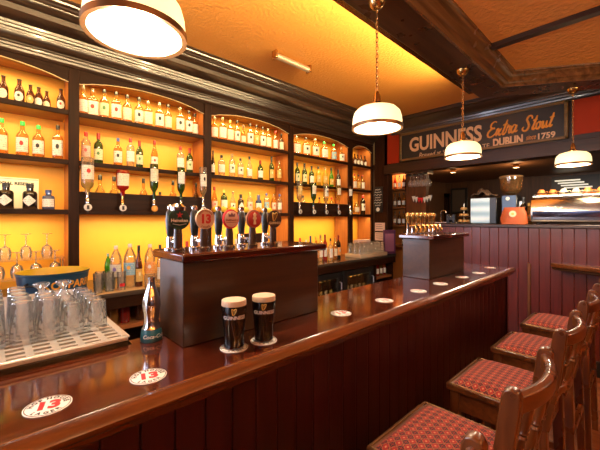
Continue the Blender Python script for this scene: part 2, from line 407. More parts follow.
for (i, h) in ((1, 1.73), (3, 1.73)):
    ch(MB().box((XS-.016, PIL[i][1], 1.572), (XS+.004, PIL[i+1][0], h)), 'optic_rail', WD, .003)
ch(MB().box((XB+.02, -.75, 2.765), (XS+.02, 4.9, 3.07)), 'frieze', WD)
# warm strip lights fixed under every shelf, at the front behind the edge
def area(name, loc, rot, sx, sy, energy, col):
    l = bpy.data.lights.new(name, 'AREA'); l.shape = 'RECTANGLE'; l.size = sx; l.size_y = sy; l.energy = energy; l.color = col
    o = bpy.data.objects.new(name, l); C.objects.link(o); o.location = loc; o.rotation_euler = rot; return o
for i in range(5):
    a, b = PIL[i][1], PIL[i+1][0]; w = b-a
    for z, e in ((2.738, 4.0), (2.368, 4.2), (1.952, 4.0), (1.534, 6.0)):
        area('shelf_strip_light', (XS-.03, (a+b)/2, z), (0, math.radians(26), 0), .03, w*.94, e*w, (1, .72, .30)).data.spread = math.radians(130)

# ------------------------------------------------------------------ bottles
KIND = {  # profile (radius, height) fractions, cap from, label from/to, squareness
 'whiskey': ([(.92,0),(1,.02),(1,.56),(.9,.63),(.45,.72),(.36,.76),(.34,.90)], .88, (.13,.53), 0),
 'square': ([(.94,0),(1,.02),(1,.60),(.88,.66),(.42,.72),(.36,.76),(.34,.90)], .87, (.13,.56), .6),
 'beer': ([(.94,0),(1,.02),(1,.50),(.93,.58),(.55,.72),(.42,.80),(.40,.97)], .95, (.10,.46), 0),
 'wine': ([(.94,0),(1,.02),(1,.58),(.9,.66),(.42,.76),(.37,.80),(.36,.97)], .80, (.14,.48), 0),
 'vodka': ([(.92,0),(1,.02),(1,.66),(.85,.73),(.42,.78),(.38,.82),(.36,.92)], .87, (.20,.55), 0),
 'apothecary': ([(.94,0),(1,.02),(1,.62),(.86,.70),(.48,.74),(.46,.90)], .84, (.14,.54), 0),
 'squat': ([(.9,0),(1,.03),(1,.42),(.85,.54),(.5,.64),(.32,.70),(.30,.92)], .86, (.10,.40), 0),
 'slim': ([(.92,0),(1,.02),(1,.50),(.75,.62),(.45,.74),(.36,.80),(.34,.92)], .86, (.14,.44), 0),
 'pet': ([(.85,0),(1,.03),(1,.50),(.93,.54),(1,.60),(.92,.72),(.5,.86),(.3,.90),(.3,.97)], .92, (.30,.58), 0)}
_mc = {}
def bottle(kind, h, r, body, cap, lab, loc, label, group=None, name=None, rz=0, cat='bottle', flip=False, full=False):
    prof, cf, (l0, l1), sq = KIND[kind]
    key = (kind, round(h, 3), round(r, 3), body, cap, lab)
    if key not in _mc:
        P = [(a*r, b*h) for a, b in prof]; seg = 20
        bm_ = MB().lathe(P, seg, sq=sq).mesh('body', GLASSM[body])
        nr = prof[-1][0]*r*1.12
        if kind in ('wine',): cp = MB().lathe([(nr*1.02, cf*h), (nr, h)], 12)
        elif kind == 'beer': cp = MB().lathe([(nr*1.1, .955*h), (nr*1.1, .985*h), (nr*.8, h)], 12)
        else: cp = MB().lathe([(nr*1.02, cf*h), (nr*1.02, h*.985), (nr*.9, h)], 12)
        cp = cp.mesh('cap', CAPM[cap]) if cap else None
        lm = None
        if lab:
            if lab == 'diamond':
                mb = MB(); n = 8; vs = []; zc = (l0+l1)/2*h; hh = (l1-l0)/2*h*1.1
                for i in range(n+1):
                    t = -1+2*i/n; a = t*1.05; k = (1-abs(t))*hh+.0005; R = r*1.012
                    vs += [(R*math.cos(a), R*math.sin(a), zc-k), (R*math.cos(a), R*math.sin(a), zc+k)]
                mb.add(vs, [(2*i, 2*i+2, 2*i+3, 2*i+1) for i in range(n)]); lm = mb.mesh('label', LAB['white'])
            elif kind == 'beer':
                mb = MB(); n = 10; vs = []; zc = .30*h; hh = .18*h
                for i in range(n+1):
                    t = -1+2*i/n; a = t*1.0; k = math.sqrt(max(0, 1-t*t))*hh+.0005; R = r*1.012
                    vs += [(R*math.cos(a), R*math.sin(a), zc-k), (R*math.cos(a), R*math.sin(a), zc+k)]
                mb.add(vs, [(2*i, 2*i+2, 2*i+3, 2*i+1) for i in range(n)]); lm = mb.mesh('label', LAB[lab])
            else:
                lm = MB().lathe([(r*1.012, l0*h), (r*1.012, l1*h)], 14, sq=sq, a0=-1.15, a1=1.15).mesh('label', LAB[lab])
        _mc[key] = (bm_, cp, lm)
    bm_, cp, lm = _mc[key]
    t = thing(name or {'beer': 'beer_bottle', 'wine': 'wine_bottle', 'vodka': 'vodka_bottle', 'apothecary': 'gin_bottle', 'pet': 'soft_drink_bottle'}.get(kind, 'whiskey_bottle'), loc, label, cat, group, rz)
    link('body', bm_, t)
    if cp: link('cap', cp, t)
    if lm: link('label', lm, t)
    return t

WORDC = dict(amber='amber', gold='pale gold', brown='brown', green='dark green', bright='bright green', black='black', blue='blue', yellow='yellow', red='red', clear='clear')
CAPW = dict(black='black cap', red='red cap', green='green cap', gold='gold cap', white='white cap', dred='dark red cap', blue='blue cap', glassy='glass stopper', lblue='light blue cap')
BAYW = ['leftmost bay', 'second bay', 'middle bay', 'fourth bay', 'far bay']
SHW = ['top', 'middle', 'lower']
def fill(bay, shelf, items, xoff=-.10):
    done = []
    for n, (px, kind, h, r, body, cap, lab) in enumerate(items):
        if shelf == 0 and kind in ('whiskey', 'square') and bay in (1, 2, 3): h *= 1.07; r *= 1.12 if bay < 3 else 1.2
        a, b = PIL[bay][1]+r+.005, PIL[bay+1][0]-r-.005
        best = None
        for k in range(8):
            X = XS+xoff-.018*k+random.uniform(-.004, .004)
            if X-r < XB+.022: break
            y = min(max(yon(px, X), a), b)
            gap = min([math.hypot(X-q[0], y-q[1])-r-q[2] for q in done] or [1])
            if best is None or gap > best[0]: best = (gap, X, y)
            if gap > .003: break
        g_, X, y = best
        if g_ < .002:
            q = max((q for q in done), key=lambda q: q[1]); y = min(b, y+.003-g_)
        done.append((X, y, r))
        noun = 'beer bottle' if kind == 'beer' else ('wine bottle' if kind == 'wine' else 'bottle')
        lb = "%s %s with %s, %s from left on %s's %s shelf" % (WORDC[body], noun, CAPW[cap] if cap else 'neck', ORD[n], BAYW[bay], SHW[shelf])
        bottle(kind, h, r, body, cap, lab, (X, y, SHZ[shelf]+.0005), lb, '%s shelf bottles, %s' % (SHW[shelf], BAYW[bay]), rz=-.25)

# items spread out so that no two bottles share one spot
def spread(items):
    return sorted(items, key=lambda t: t[0])
fill(0, 0, [(3.5,'beer',.205,.030,'brown','black','cream'), (19.5,'beer',.205,.033,'brown','black','black'), (30.5,'beer',.178,.028,'brown','black','gold'),
            (38.8,'beer',.185,.030,'brown','black','white'), (46.8,'beer',.178,.027,'brown','black','cream'), (61,'beer',.20,.031,'brown','black','reddot')])
fill(0, 1, [(1.5,'whiskey',.285,.041,'amber','green','cream'), (22.5,'whiskey',.285,.041,'amber','green','reddot'), (38.5,'whiskey',.275,.041,'amber','green','black'), (58,'square',.30,.037,'amber','black','black')])
fill(0, 2, [(6,'apothecary',.205,.048,'black','black','diamond'), (30,'apothecary',.205,.048,'black','black','diamond'), (48.5,'apothecary',.165,.043,'blue','blue','white')])
fill(1, 0, [(83,'whiskey',.25,.036,'amber','glassy','white'), (92.8,'square',.265,.042,'amber','glassy','reddot'), (104.3,'whiskey',.265,.036,'amber','black','green'), (116.3,'square',.27,.037,'amber','black','reddot'),
            (127.2,'whiskey',.265,.037,'amber','black','cream'), (139,'whiskey',.265,.037,'gold','black','black'), (148,'square',.255,.036,'amber','glassy','cream'), (159.5,'square',.265,.036,'amber','glassy','black'),
            (168,'whiskey',.265,.035,'amber','black','cream'), (180,'square',.265,.037,'amber','glassy','black'), (188.8,'square',.25,.034,'amber','black','black'), (198,'whiskey',.24,.034,'amber','black','white')])
fill(1, 1, [(86,'vodka',.28,.038,'clear','red','pink'), (98.5,'wine',.285,.037,'green','dred','green'), (118,'whiskey',.27,.037,'amber','blue','black'), (130.5,'vodka',.285,.036,'clear','red','white'),
            (139.5,'wine',.275,.033,'green','dred','green'), (154.5,'slim',.30,.034,'amber','dred','reddot'), (180.5,'vodka',.28,.038,'clear','red','white'), (189.5,'wine',.275,.036,'green','dred','green')])
fill(1, 2, [(100,'squat',.325,.045,'gold','black','green'), (114,'squat',.32,.045,'gold','black','green'), (143.5,'squat',.325,.042,'amber','black','gold'), (160,'squat',.20,.040,'amber','black','gold'), (173,'squat',.325,.042,'amber','black','cream'), (196,'squat',.32,.034,'brown','black','cream')])
fill(2, 0, [(214.5,'whiskey',.25,.034,'amber','glassy','white'), (222.5,'square',.265,.037,'amber','glassy','white'), (230,'square',.255,.034,'amber','gold','cream'), (237,'whiskey',.27,.034,'amber','black','black'),
            (243.3,'slim',.25,.032,'amber','glassy','cream'), (250,'square',.27,.034,'amber','black','black'), (256.3,'whiskey',.27,.033,'amber','black','gold'), (262.5,'square',.265,.034,'amber','black','black'),
            (268.2,'square',.26,.031,'amber','glassy','cream'), (275.3,'whiskey',.25,.033,'amber','dred','white'), (281.3,'whiskey',.235,.031,'brown','black','cream')])
fill(2, 1, [(213,'slim',.29,.022,'black','black','white'), (221.5,'vodka',.255,.040,'clear','black','white'), (232,'vodka',.285,.036,'clear','glassy','black'), (240.5,'vodka',.25,.036,'clear','black','black'),
            (249.5,'slim',.29,.033,'clear','black','white'), (260.3,'wine',.26,.036,'green','dred','white'), (271.5,'wine',.33,.033,'green','black','gold'), (279,'vodka',.29,.034,'gold','glassy','gold')])
fill(2, 2, [(214.5,'slim',.30,.034,'amber','dred','pink'), (224,'vodka',.27,.040,'green','gold','white'), (232.8,'slim',.265,.032,'clear','glassy','black'), (240.8,'apothecary',.23,.038,'black','black','diamond'),
            (249.8,'apothecary',.26,.036,'clear','gold','pink'), (258.5,'apothecary',.235,.040,'blue','blue','white'), (266.5,'vodka',.265,.036,'clear','blue','blue'), (273.7,'vodka',.26,.034,'amber','glassy','pink'), (280.8,'vodka',.265,.034,'clear','blue','white')], xoff=-.14)
fill(3, 0, [(296.5,'square',.25,.040,'amber','glassy','white'), (305.8,'square',.265,.043,'amber','black','black'), (315,'square',.275,.043,'amber','glassy','black'), (324,'square',.265,.042,'amber','green','white'),
            (333.5,'whiskey',.26,.040,'amber','green','blue'), (342.3,'square',.235,.037,'amber','glassy','black')])
fill(3, 1, [(297.3,'wine',.31,.038,'green','black','green'), (304.5,'wine',.315,.038,'green','black','green'), (311.5,'wine',.29,.038,'green','black','white'), (318.3,'vodka',.30,.040,'yellow','black','gold'),
            (325,'vodka',.30,.040,'yellow','glassy','gold'), (331.3,'slim',.31,.037,'bright','black','gold'), (338.3,'wine',.30,.039,'black','black','white')])
fill(3, 2, [(303,'vodka',.27,.036,'clear','black','gold'), (319.3,'whiskey',.26,.036,'amber','black','cream'), (331.5,'vodka',.27,.036,'gold','red','white')], xoff=-.17)
fill(4, 0, [(354.6,'beer',.20,.031,'brown','black','white'), (357.8,'beer',.20,.031,'brown','black','white'), (361,'beer',.20,.031,'brown','black','white'), (365,'beer',.20,.031,'brown','black','white'), (368.6,'beer',.20,.031,'brown','black','white')])
fill(4, 1, [(354.5,'whiskey',.27,.038,'amber','dred','white'), (358.5,'whiskey',.27,.038,'amber','black','gold'), (362.7,'whiskey',.27,.036,'amber','dred','white'), (367,'whiskey',.27,.038,'brown','black','white')])
fill(4, 2, [(356.3,'vodka',.22,.050,'gold','gold','cream'), (362.8,'vodka',.34,.042,'black','red','black')])
# tin sign on the lower shelf of the leftmost bay
ts = thing('tin_sign', (XB+.06, yon(10, XB+.06), SHZ[2]), 'white tin sign reading special reserve leaning behind the black gin bottles', 'sign')
MB().box((-.004, -.30, 0), (.006, .185, .265)).build('plate', pm('aged_white_tin', (.75, .68, .52), .45), ts, bevel=.002)
mb = MB()
mb.add(*text_geo('SPECIAL RESERVE', .034, bold=.0016), basis((0,1,0), (0,0,1), (.0075, .025, .215)))
mb.build('lettering', INK, ts)
fr = MB()
for q in ((-.295, .01, .18, .014), (-.295, .251, .18, .255)): fr.box((.006, q[0], q[1]), (.0075, q[2], q[3]))
fr.build('border_line', INK, ts)
# lemons in front of the middle bay bottles
def blob(r, mat, name, parent, sy=1.15):
    prof = [(r*math.sin(PI*k/10)+1e-5, r-r*math.cos(PI*k/10)) for k in range(11)]
    return MB().lathe(prof, 16, Matrix.Diagonal((1, sy, 1, 1))).build(name, mat, parent)
LEM = pm('lemon_peel', (.88, .68, .06), .4); ORA = pm('orange_peel', (.85, .32, .03), .45)
for n, px in enumerate((215.5, 223.5, 232.5, 246, 258.5, 269.5)):
    X = XS-.046; y = yon(px, X); isO = n == 4
    t = thing('orange' if isO else 'lemon', (X, y, SHZ[2]), ('orange' if isO else 'yellow lemon')+' on front of the middle bay lower shelf, %s fruit from left' % ORD[n], 'fruit', 'fruit along the middle bay shelf')
    blob(.037 if isO else .034, ORA if isO else LEM, 'flesh', t, 1.0 if isO else 1.2)
    MB().lathe([(.004, 0), (.006, .002), (.003, .005)], 8, Matrix.Translation((0, 0, .0735 if isO else .0675))).build('stem_end', pm('stem_brown', (.2, .15, .05), .6), t)

# spirit optics: upturned bottle above a measure, on the two optic rails
def optic(px, idx, bay, kind, h, r, body, lab, accent, desc, zc=1.605):
    X = XS+.055; y = yon(px, X)
    t = thing('spirit_optic', (X, y, zc-.03), desc, 'optic', 'spirit optics on the %s rail' % ('second bay' if bay == 1 else 'fourth bay'))
    h *= 1.25; r *= 1.12
    prof, cf, (l0, l1), sq = KIND[kind]
    top = .125+h*.93
    P = [(a*r, top-b*h) for a, b in prof][::-1]
    bo = MB().lathe(P, 20, sq=sq).build('bottle', GLASSM[body], t)
    if lab:
        MB().lathe([(r*1.015, top-l1*h), (r*1.015, top-l0*h)], 14, sq=sq, a0=-1.2, a1=1.2).build('label', LAB[lab], bo)
    if body == 'clear':
        MB().lathe([(r*.3, .15), (r*.4, top-.80*h), (r*.93, top-.66*h), (r*.95, top-.62*h)], 18).build('liquor', G_YELLOW if lab == 'reddot' else G_GOLD, bo)
    MB().lathe([(.010, .05), (.017, .055), (.017, .095), (.013, .10), (.014, .14), (.011, .15)], 14).build('measure', CHROME if accent != 'gold' else BRASS, t)
    MB().lathe([(.004, -.035), (.006, -.03), (.007, .0), (.014, .01), (.014, .05)], 12).build('spout', BLACK, t)
    bd = MB().lathe([(.030, 0), (.030, .008), (.026, .011)], 20, Matrix.Translation((.014, 0, .02)) @ Matrix.Rotation(PI/2, 4, 'Y')).build('badge', WHITE if accent != 'orange' else pm('orange_badge', (.8, .35, .06), .4), t)
    MB().box((.0255, -.009, .003), (.027, .009, .037)).build('badge_print', INK if accent != 'orange' else GOLD, bd)
    MB().box((-.055, -.012, .06), (-.012, .012, .085)).build('bracket', CHROME, t); MB().box((-.058, -.02, -.01), (-.052, .02, .16)).build('back_plate', STEEL, t)
    return t
optic(87.5, 0, 1, 'vodka', .275, .043, 'clear', 'reddot', '', 'optic with upturned clear bottle and red dot label, leftmost in second bay')
optic(122.5, 1, 1, 'square', .205, .042, 'red', 'cream', 'gold', 'optic with upturned bottle of deep red liquor and cream label')
optic(154, 2, 1, 'wine', .28, .035, 'green', 'cream', 'orange', 'optic with upturned green bottle and round orange badge, second bay')
optic(181, 3, 1, 'wine', .275, .034, 'green', 'white', '', 'optic with upturned green bottle behind the green star tap badge')
optic(203, 4, 1, 'vodka', .30, .034, 'clear', 'black', '', 'optic with upturned clear bottle before pillar, right end of second bay')
optic(299.5, 0, 3, 'vodka', .27, .036, 'clear', 'gold', '', 'optic with upturned clear bottle, leftmost of the fourth bay row')
optic(313.5, 1, 3, 'wine', .27, .036, 'green', 'cream', '', 'optic with upturned green bottle, second from left in fourth bay row')
optic(326, 2, 3, 'vodka', .27, .034, 'clear', 'black', '', 'optic with upturned clear bottle, third from left in fourth bay row')
optic(338.5, 3, 3, 'slim', .27, .034, 'gold', 'cream', '', 'optic with upturned pale gold bottle, fourth from left in fourth bay row')
optic(350, 4, 3, 'slim', .27, .033, 'brown', 'white', '', 'optic with upturned brown bottle, right end of fourth bay row')

# ------------------------------------------------------------------ back counter
XC = -2.87
bc = thing('back_counter', (XC, 2, 0), 'long dark stone topped back counter running beneath the bottle shelves', 'counter')
def cb(mb, name, mat, bevel=0): return mb.build(name, mat, bc, (-XC, -2, 0), bevel)
cb(MB().box((XB+.01, -.95, CTZ-.035), (XC, 4.88, CTZ)), 'countertop', GRANT, .006)
cb(MB().box((XC-.05, -.95, CTZ-.13), (XC-.012, 4.88, CTZ-.036)), 'apron', WD, .004)
cb(MB().box((XB+.02, -.95, 0), (XB+.06, 4.86, CTZ-.036)), 'back_board', WD)
for y in (-.95, 1.25, 2.02, 4.36, 4.84): cb(MB().box((XB+.03, y, 0), (XC-.05, y+.03, CTZ-.036)), 'end_panel', WD)
cb(MB().box((XB+.06, -.92, .60), (XC-.06, 1.25, .63)), 'shelf', wood('orange_shelf', (.30, .10, .03), (.42, .16, .05), .4)); cb(MB().box((XB+.06, 4.39, .55), (XC-.06, 4.84, .58)), 'shelf', MATS['orange_shelf'])  # open under counter shelves in orange wood
cb(MB().box((XC-.07, 1.28, .02), (XC-.05, 2.02, CTZ-.13)), 'cupboard_door', WDZ, .004)
# glazed bottle fridges under the counter
def fridge(y0, label):
    t = thing('bottle_fridge', (XC-.05, y0, 0), label, 'fridge', 'glass door bottle fridges under the back counter')
    w = .735; mb = MB()
    mb.box((-.60, .005, .04), (-.03, .03, .76)); mb.box((-.60, w-.03, .04), (-.03, w-.005, .76)); mb.box((-.60, .03, .04), (-.58, w-.03, .76)); mb.box((-.6, .03, .04), (-.03, w-.03, .07)); mb.box((-.6, .03, .73), (-.03, w-.03, .76))
    mb.build('cabinet', BLACK, t)
    MB().box((-.58, .03, .40), (-.06, w-.03, .41)).build('rack', STEEL, t)
    dr = MB(); dr.box((-.028, .01, .05), (0, .09, .77)); dr.box((-.028, w-.09, .05), (0, w-.01, .77)); dr.box((-.028, .09, .05), (0, w-.09, .12)); dr.box((-.028, .09, .69), (0, w-.09, .77))
    D = dr.build('door', BLACK, t, bevel=.003)
    MB().box((-.018, .09, .12), (-.012, w-.09, .69)).build('pane', glass('fridge_pane', (.75, .72, .7)), D)
    MB().tube([(.0, w-.05, .28), (.03, w-.05, .29), (.03, w-.05, .62), (.0, w-.05, .63)], .009, 8).build('handle', STEEL, D)
    area('fridge_light', (XC-.12, y0+w/2, .72), (0, math.radians(15), 0), .03, w*.7, 3.5, (1, .75, .42))
    for j in range(6):
        for lv, zz in ((0, .411), (1, .071)):
            bottle('beer', .24, .030, 'brown' if lv == 0 else 'green', 'gold', 'gold' if j % 2 else 'cream', (XC-.17, y0+.12+j*.1, zz),
                   '%s bottle behind glass on %s rack of %s, %s from left' % ('brown' if lv == 0 else 'green', 'upper' if lv == 0 else 'lower', 'nearer fridge' if y0 < 3 else ('far fridge' if y0 > 3.5 else 'middle fridge'), ORD[j]), 'bottles in the fridges')
    return t
fridge(2.06, 'black glass door bottle fridge behind the nearer tap box')
fridge(2.82, 'black glass door bottle fridge just right of the nearer tap box')
fridge(3.58, 'black glass door bottle fridge furthest along the back counter')
for n, (y, b_, c_) in enumerate(((.62, 'red', 'red'), (.74, 'amber', 'red'), (.83, 'red', 'gold'), (.95, 'brown', 'dred'), (1.06, 'black', 'black'))):
    bottle('wine', .25, .036, b_, c_, None, (XC-.15, y, .63), '%s bottle on open under counter shelf behind glass tray, %s from left' % (WORDC[b_], ORD[n]), 'under counter bottles', name='mixer_bottle')
for n in range(4):
    bottle('squat', .22, .045, ('red', 'green', 'red', 'green')[n], ('red', 'green', 'gold', 'red')[n], 'pink' if n % 2 == 0 else 'green', (XC-.15, .66+n*.12, .001),
           '%s bottle on floor under the back counter, %s from left' % (('red', 'green')[n % 2], ORD[n]), 'bottles below the counter', name='juice_bottle')
for n in range(4):
    bottle('wine', .24, .033, ('red', 'red', 'amber', 'red')[n], 'red', 'white', (XC-.15, 4.45+n*.1, .58), 'red topped bottle at counter far end, %s from left on open shelf' % ORD[n], 'far under counter bottles', name='mixer_bottle')
for n in range(3):
    bottle('squat', .26, .05, 'bright', 'green', None, (XC-.15, 4.46+n*.13, .001), 'green bottle at counter far end, %s from left below shelf' % ORD[n], 'far under counter green bottles', name='juice_bottle')

# things standing on the back counter
tubx = (-3.02, yon(54, -3.02), CTZ)
tub = thing('ice_tub', tubx, 'round navy party tub with yellow inside and orange lettering, left on back counter', 'tub')
TR = .218
MB().lathe([(TR*.86, 0), (TR*.9, .004), (TR, .185), (TR+.006, .19), (TR+.006, .198), (TR-.004, .2), (TR-.008, .19), (TR*.88, .012), (TR*.5, .012), (.0001, .012)], 40, capt=False).build('shell', pm('navy_enamel', (.012, .055, .11), .3), tub)
MB().lathe([(.0001, .014), (TR*.875, .014), (TR-.0095, .19), (TR-.004, .2015), (TR+.004, .2015)], 40, capb=False, capt=False).build('liner', pm('yellow_enamel', (.62, .44, .02), .4), tub)
hd = MB(); a = math.radians(-35); R_ = TR+.001
hd.tube([(R_*math.cos(a-.22), R_*math.sin(a-.22), .14), ((R_+.035)*math.cos(a-.2), (R_+.035)*math.sin(a-.2), .13), ((R_+.035)*math.cos(a+.2), (R_+.035)*math.sin(a+.2), .13), (R_*math.cos(a+.22), R_*math.sin(a+.22), .14)], .008, 8)
hd.build('handle', BLACK, tub)
lt = MB(); wrap_text(lt, text_geo('KOPPARBERG', .075, bold=.002), lambda z: TR*.9+(TR*.1)*z/.185, .115, math.radians(38))
lt.build('lettering', pm('amber_print', (.80, .36, .04), .4), tub)
mat = tag(MB().box((-3.02, .57, CTZ), (-2.885, .95, CTZ+.004)).build('bar_towel', pm('tan_towel', (.62, .42, .2), .9)), 'tan bar towel lying flat on the back counter under tall tumblers', 'towel')
def tumbler_mesh(h, r0, r1, mat=G_TUMB, name='tumbler'):
    return MB().lathe([(.0001, .004), (r0*.9, .004), (r0, 0), (r0, .006), (r1, h), (r1-.003, h), (r0-.003, .012), (.0001, .010)], 18, capb=False, capt=False).mesh(name, mat)
TT = tumbler_mesh(.15, .03, .036)
for n, (x_, y_) in enumerate(((-2.955, .62), (-2.965, .70), (-2.955, .785), (-3.09, .66), (-3.09, .745))):
    o = link('tumbler', TT, None, (x_, y_, CTZ+(.0045 if x_ > -3.02 else .0005)))
    tag(o, 'tall upright clear tumbler by blue tub, %s' % (['front row left', 'front row middle', 'front row right', 'back row left', 'back row right'][n]), 'glass', 'tall tumblers on the bar towel')
    if n == 2:
        MB().lathe([(.0312, .03), (.0322, .055)], 10, a0=-.6, a1=.6).build('red_logo', RED, o)
def cbottle(px, x_, *a, **k): return bottle(*a[:6], (x_, yon(px, x_), CTZ+.0005), a[6], **k)
cbottle(108, -3.12, 'pet', .29, .027, 'bright', 'lblue', None, 'small lime squeeze bottle with light blue cap beside soft drink bottles', name='squeeze_bottle')
cbottle(116, -3.02, 'pet', .36, .045, 'clear', 'white', 'multi', 'clear plastic soft drink bottle with multicoloured label and dark drink', rz=-.5)
cbottle(130, -3.02, 'pet', .37, .049, 'clear', 'white', 'blue', 'clear plastic water bottle with blue label on the back counter', rz=-.5)
cbottle(138.7, -3.0, 'slim', .355, .030, 'brown', 'black', 'gold', 'tall brown bottle with black cap between two plastic bottles')
cbottle(150, -3.0, 'pet', .36, .046, 'clear', 'white', 'orange', 'clear bottle with white and orange label beside the silver bottle', rz=-.4)
# short mixers behind the nearer tap box, seen between the taps
for n, (px, b_, c_, h_) in enumerate(((160, 'clear', 'black', .30), (170, 'red', 'dred', .27), (187, 'red', 'red', .32), (193, 'red', 'red', .31), (216, 'clear', 'white', .29), (224, 'clear', 'white', .30), (236, 'clear', 'white', .32))):
    cbottle(px, -3.0, 'slim', h_+.05, .032, b_, c_, 'white', '%s mixer bottle behind the tap handles, %s from left' % (WORDC[b_], ORD[n]), group='mixers behind the taps', name='mixer_bottle')
REDBOX = thing('black_card_stand', (-3.05, yon(251, -3.05), CTZ), 'dark brown upright card stand on back counter behind fourth tap', 'card stand')
MB().box((-.02, -.17, 0), (.02, .17, .42)).build('panel', WDZ, REDBOX, bevel=.004); MB().box((-.06, -.12, 0), (.06, .12, .015)).build('foot', WDZ, REDBOX)
for n, (px, k_, h_, b_, c_, l_) in enumerate(((300, 'slim', .27, 'bright', 'red', 'gold'), (306, 'slim', .24, 'green', 'white', 'white'), (310.5, 'wine', .29, 'blue', 'blue', 'white'), (316, 'slim', .27, 'amber', 'gold', 'orange'), (320.5, 'wine', .30, 'clear', 'glassy', 'white'), (325, 'wine', .30, 'red', 'dred', 'white'),
        (330.5, 'whiskey', .31, 'clear', 'black', 'white'), (335, 'wine', .31, 'amber', 'gold', 'cream'), (338.3, 'wine', .34, 'black', 'dred', 'orange'))):
    cbottle(px, -3.16 if n not in (6,) else -3.08, k_, h_+(.06 if n < 6 else 0), .034, b_, c_, l_, '%s bottle on counter right of nearer tap box, %s from left' % (WORDC[b_], ORD[n]), group='bottles on the counter below the fourth bay', name='syrup_bottle')
# mat of upturned short tumblers at the far end
gm = tag(MB().box((-3.22, 3.98, CTZ), (-2.92, 4.70, CTZ+.05)).build('drip_crate', pm('pale_mat', (.62, .48, .34), .6), bevel=.006), 'pale shallow drip crate of upturned glasses at far end of counter', 'crate')
INVS = inv_glass_far = MB().lathe([(.040, 0), (.039, .006), (.030, .155), (.028, .162), (.0001, .160)], 16, capb=False).mesh('tumbler', G_TUMB)
for i in range(3):
    for j in range(7):
        o = link('tumbler', INVS, None, (-2.972-i*.094, 4.035+j*.0985, CTZ+.0505))
        tag(o, 'upturned tumbler at far end of back counter, row %s from front, %s from left' % (['one', 'two', 'three'][i], ORD[j]), 'glass', 'upturned tumblers on the far drip crate')
cb_ = thing('tissue_box', (-3.3, yon(362, -3.3), CTZ), 'small white and pink box standing behind the far tumblers', 'box')
MB().box((-.05, -.17, 0), (.05, .17, .235)).build('carton', pm('pink_white', (.85, .62, .55), .5), cb_, bevel=.004); MB().box((.05, -.15, .15), (.0515, .12, .2)).build('print', RED, cb_)
# framed menus and poster on the post, dark tent card
po = thing('price_poster', (-3.22, YS-.012, 1.83), 'black poster with white chalk writing hung on the post by the shelves', 'poster')
MB().box((-.075, -.006, -.22), (.085, .01, .22)).build('board', BLACK, po, bevel=.003)
mb = MB()
for k in range(7):
    z = .17-k*.045; w = .05+.015*((k*37) % 3)
    mb.tube([(-w+q*w*.25, -.0075, z+.010*((q*5+k*3) % 3-1)) for q in range(9)], .004, 4)
mb.lathe([(.035, 0), (.035, .003)], 14, Matrix.Translation((.0, -.007, -.17)) @ Matrix.Rotation(PI/2, 4, 'X'))
mb.build('chalk_writing', WHITE, po)
for n, (z, dx) in enumerate(((1.36, 0), (1.195, 0), (1.03, 0))):
    t = thing('menu_card', (-3.19, YS-.015, z), 'pale pinkish menu card on the post below the black poster, %s from top' % ORD[n], 'menu card', 'menu cards on the post')
    MB().box((-.09, -.004, -.07), (.10, .012, .07)).build('card', pm('pale_card', (.75, .55, .48), .5), t); 
    mb = MB()
    for k in range(3): mb.box((-.07, -.0055, .04-k*.035), (.05+.01*k, -.004, .046-k*.035))
    mb.build('print', INK, t)
tcx = thing('tent_card', (-2.95, 4.80, CTZ), 'tall dark purple display card standing at far end of the counter', 'display card')
MB().box((-.012, -.11, 0), (.012, .11, .40)).build('panel', pm('purple_panel', (.10, .03, .09), .3), tcx, bevel=.004); MB().box((.012, -.08, .05), (.0135, .08, .34)).build('print', pm('mauve_print', (.30, .12, .22), .4), tcx); MB().box((-.05, -.1, 0), (.05, .1, .012)).build('foot', BLACK, tcx)
tcx.rotation_euler = (0, 0, -.5)

# upturned wine glasses on a stepped rack, far left
rk = thing('glass_rack', (-3.40, -.1, CTZ), 'two tier clear rack holding upturned wine glasses behind the blue tub', 'rack')
ACR = glass('acrylic_shelf', (.96, .95, .92), (.9, .85, .75), .12)
MB().box((-.16, -.55, .248), (.0, .57, .26)).build('upper_tier', ACR, rk); MB().box((.03, -.55, .118), (.16, .57, .13)).build('lower_tier', ACR, rk)
for s_ in (-.54, .0, .555):
    for x_, z_ in ((-.155, .248), (-.006, .248), (.034, .118), (.154, .118)): MB().tube([(x_, s_, 0), (x_, s_, z_)], .005, 8).build('leg', STEEL, rk)
WG = MB().lathe([(.033, 0), (.040, .03), (.041, .055), (.030, .09), (.008, .105), (.0045, .115), (.0045, .185), (.012, .190), (.035, .196), (.036, .199), (.0001, .199)], 20, capb=False).mesh('wine_glass', G_TUMB)
for i, (x_, z_, pxs) in enumerate(((-3.48, .2605, (-60, -38, -16, 5, 26, 47)), (-3.305, .1305, (-65, -42, -20, -2, 17, 36, 55)))):
    for j, px in enumerate(pxs):
        o = link('wine_glass', WG, None, (x_, yon(px, x_), CTZ+z_)); tag(o, 'upturned stemmed wine glass on rack %s tier, %s from left' % (['upper', 'lower'][i], ORD[j]), 'glass', 'upturned wine glasses on the rack')
for j in range(4):
    o = link('wine_glass', WG, None, (-2.97, .02-j*.12, CTZ+.0005)); tag(o, 'upturned wine glass on counter left of the tub, %s from right' % ORD[j], 'glass', 'upturned wine glasses beside the tub')

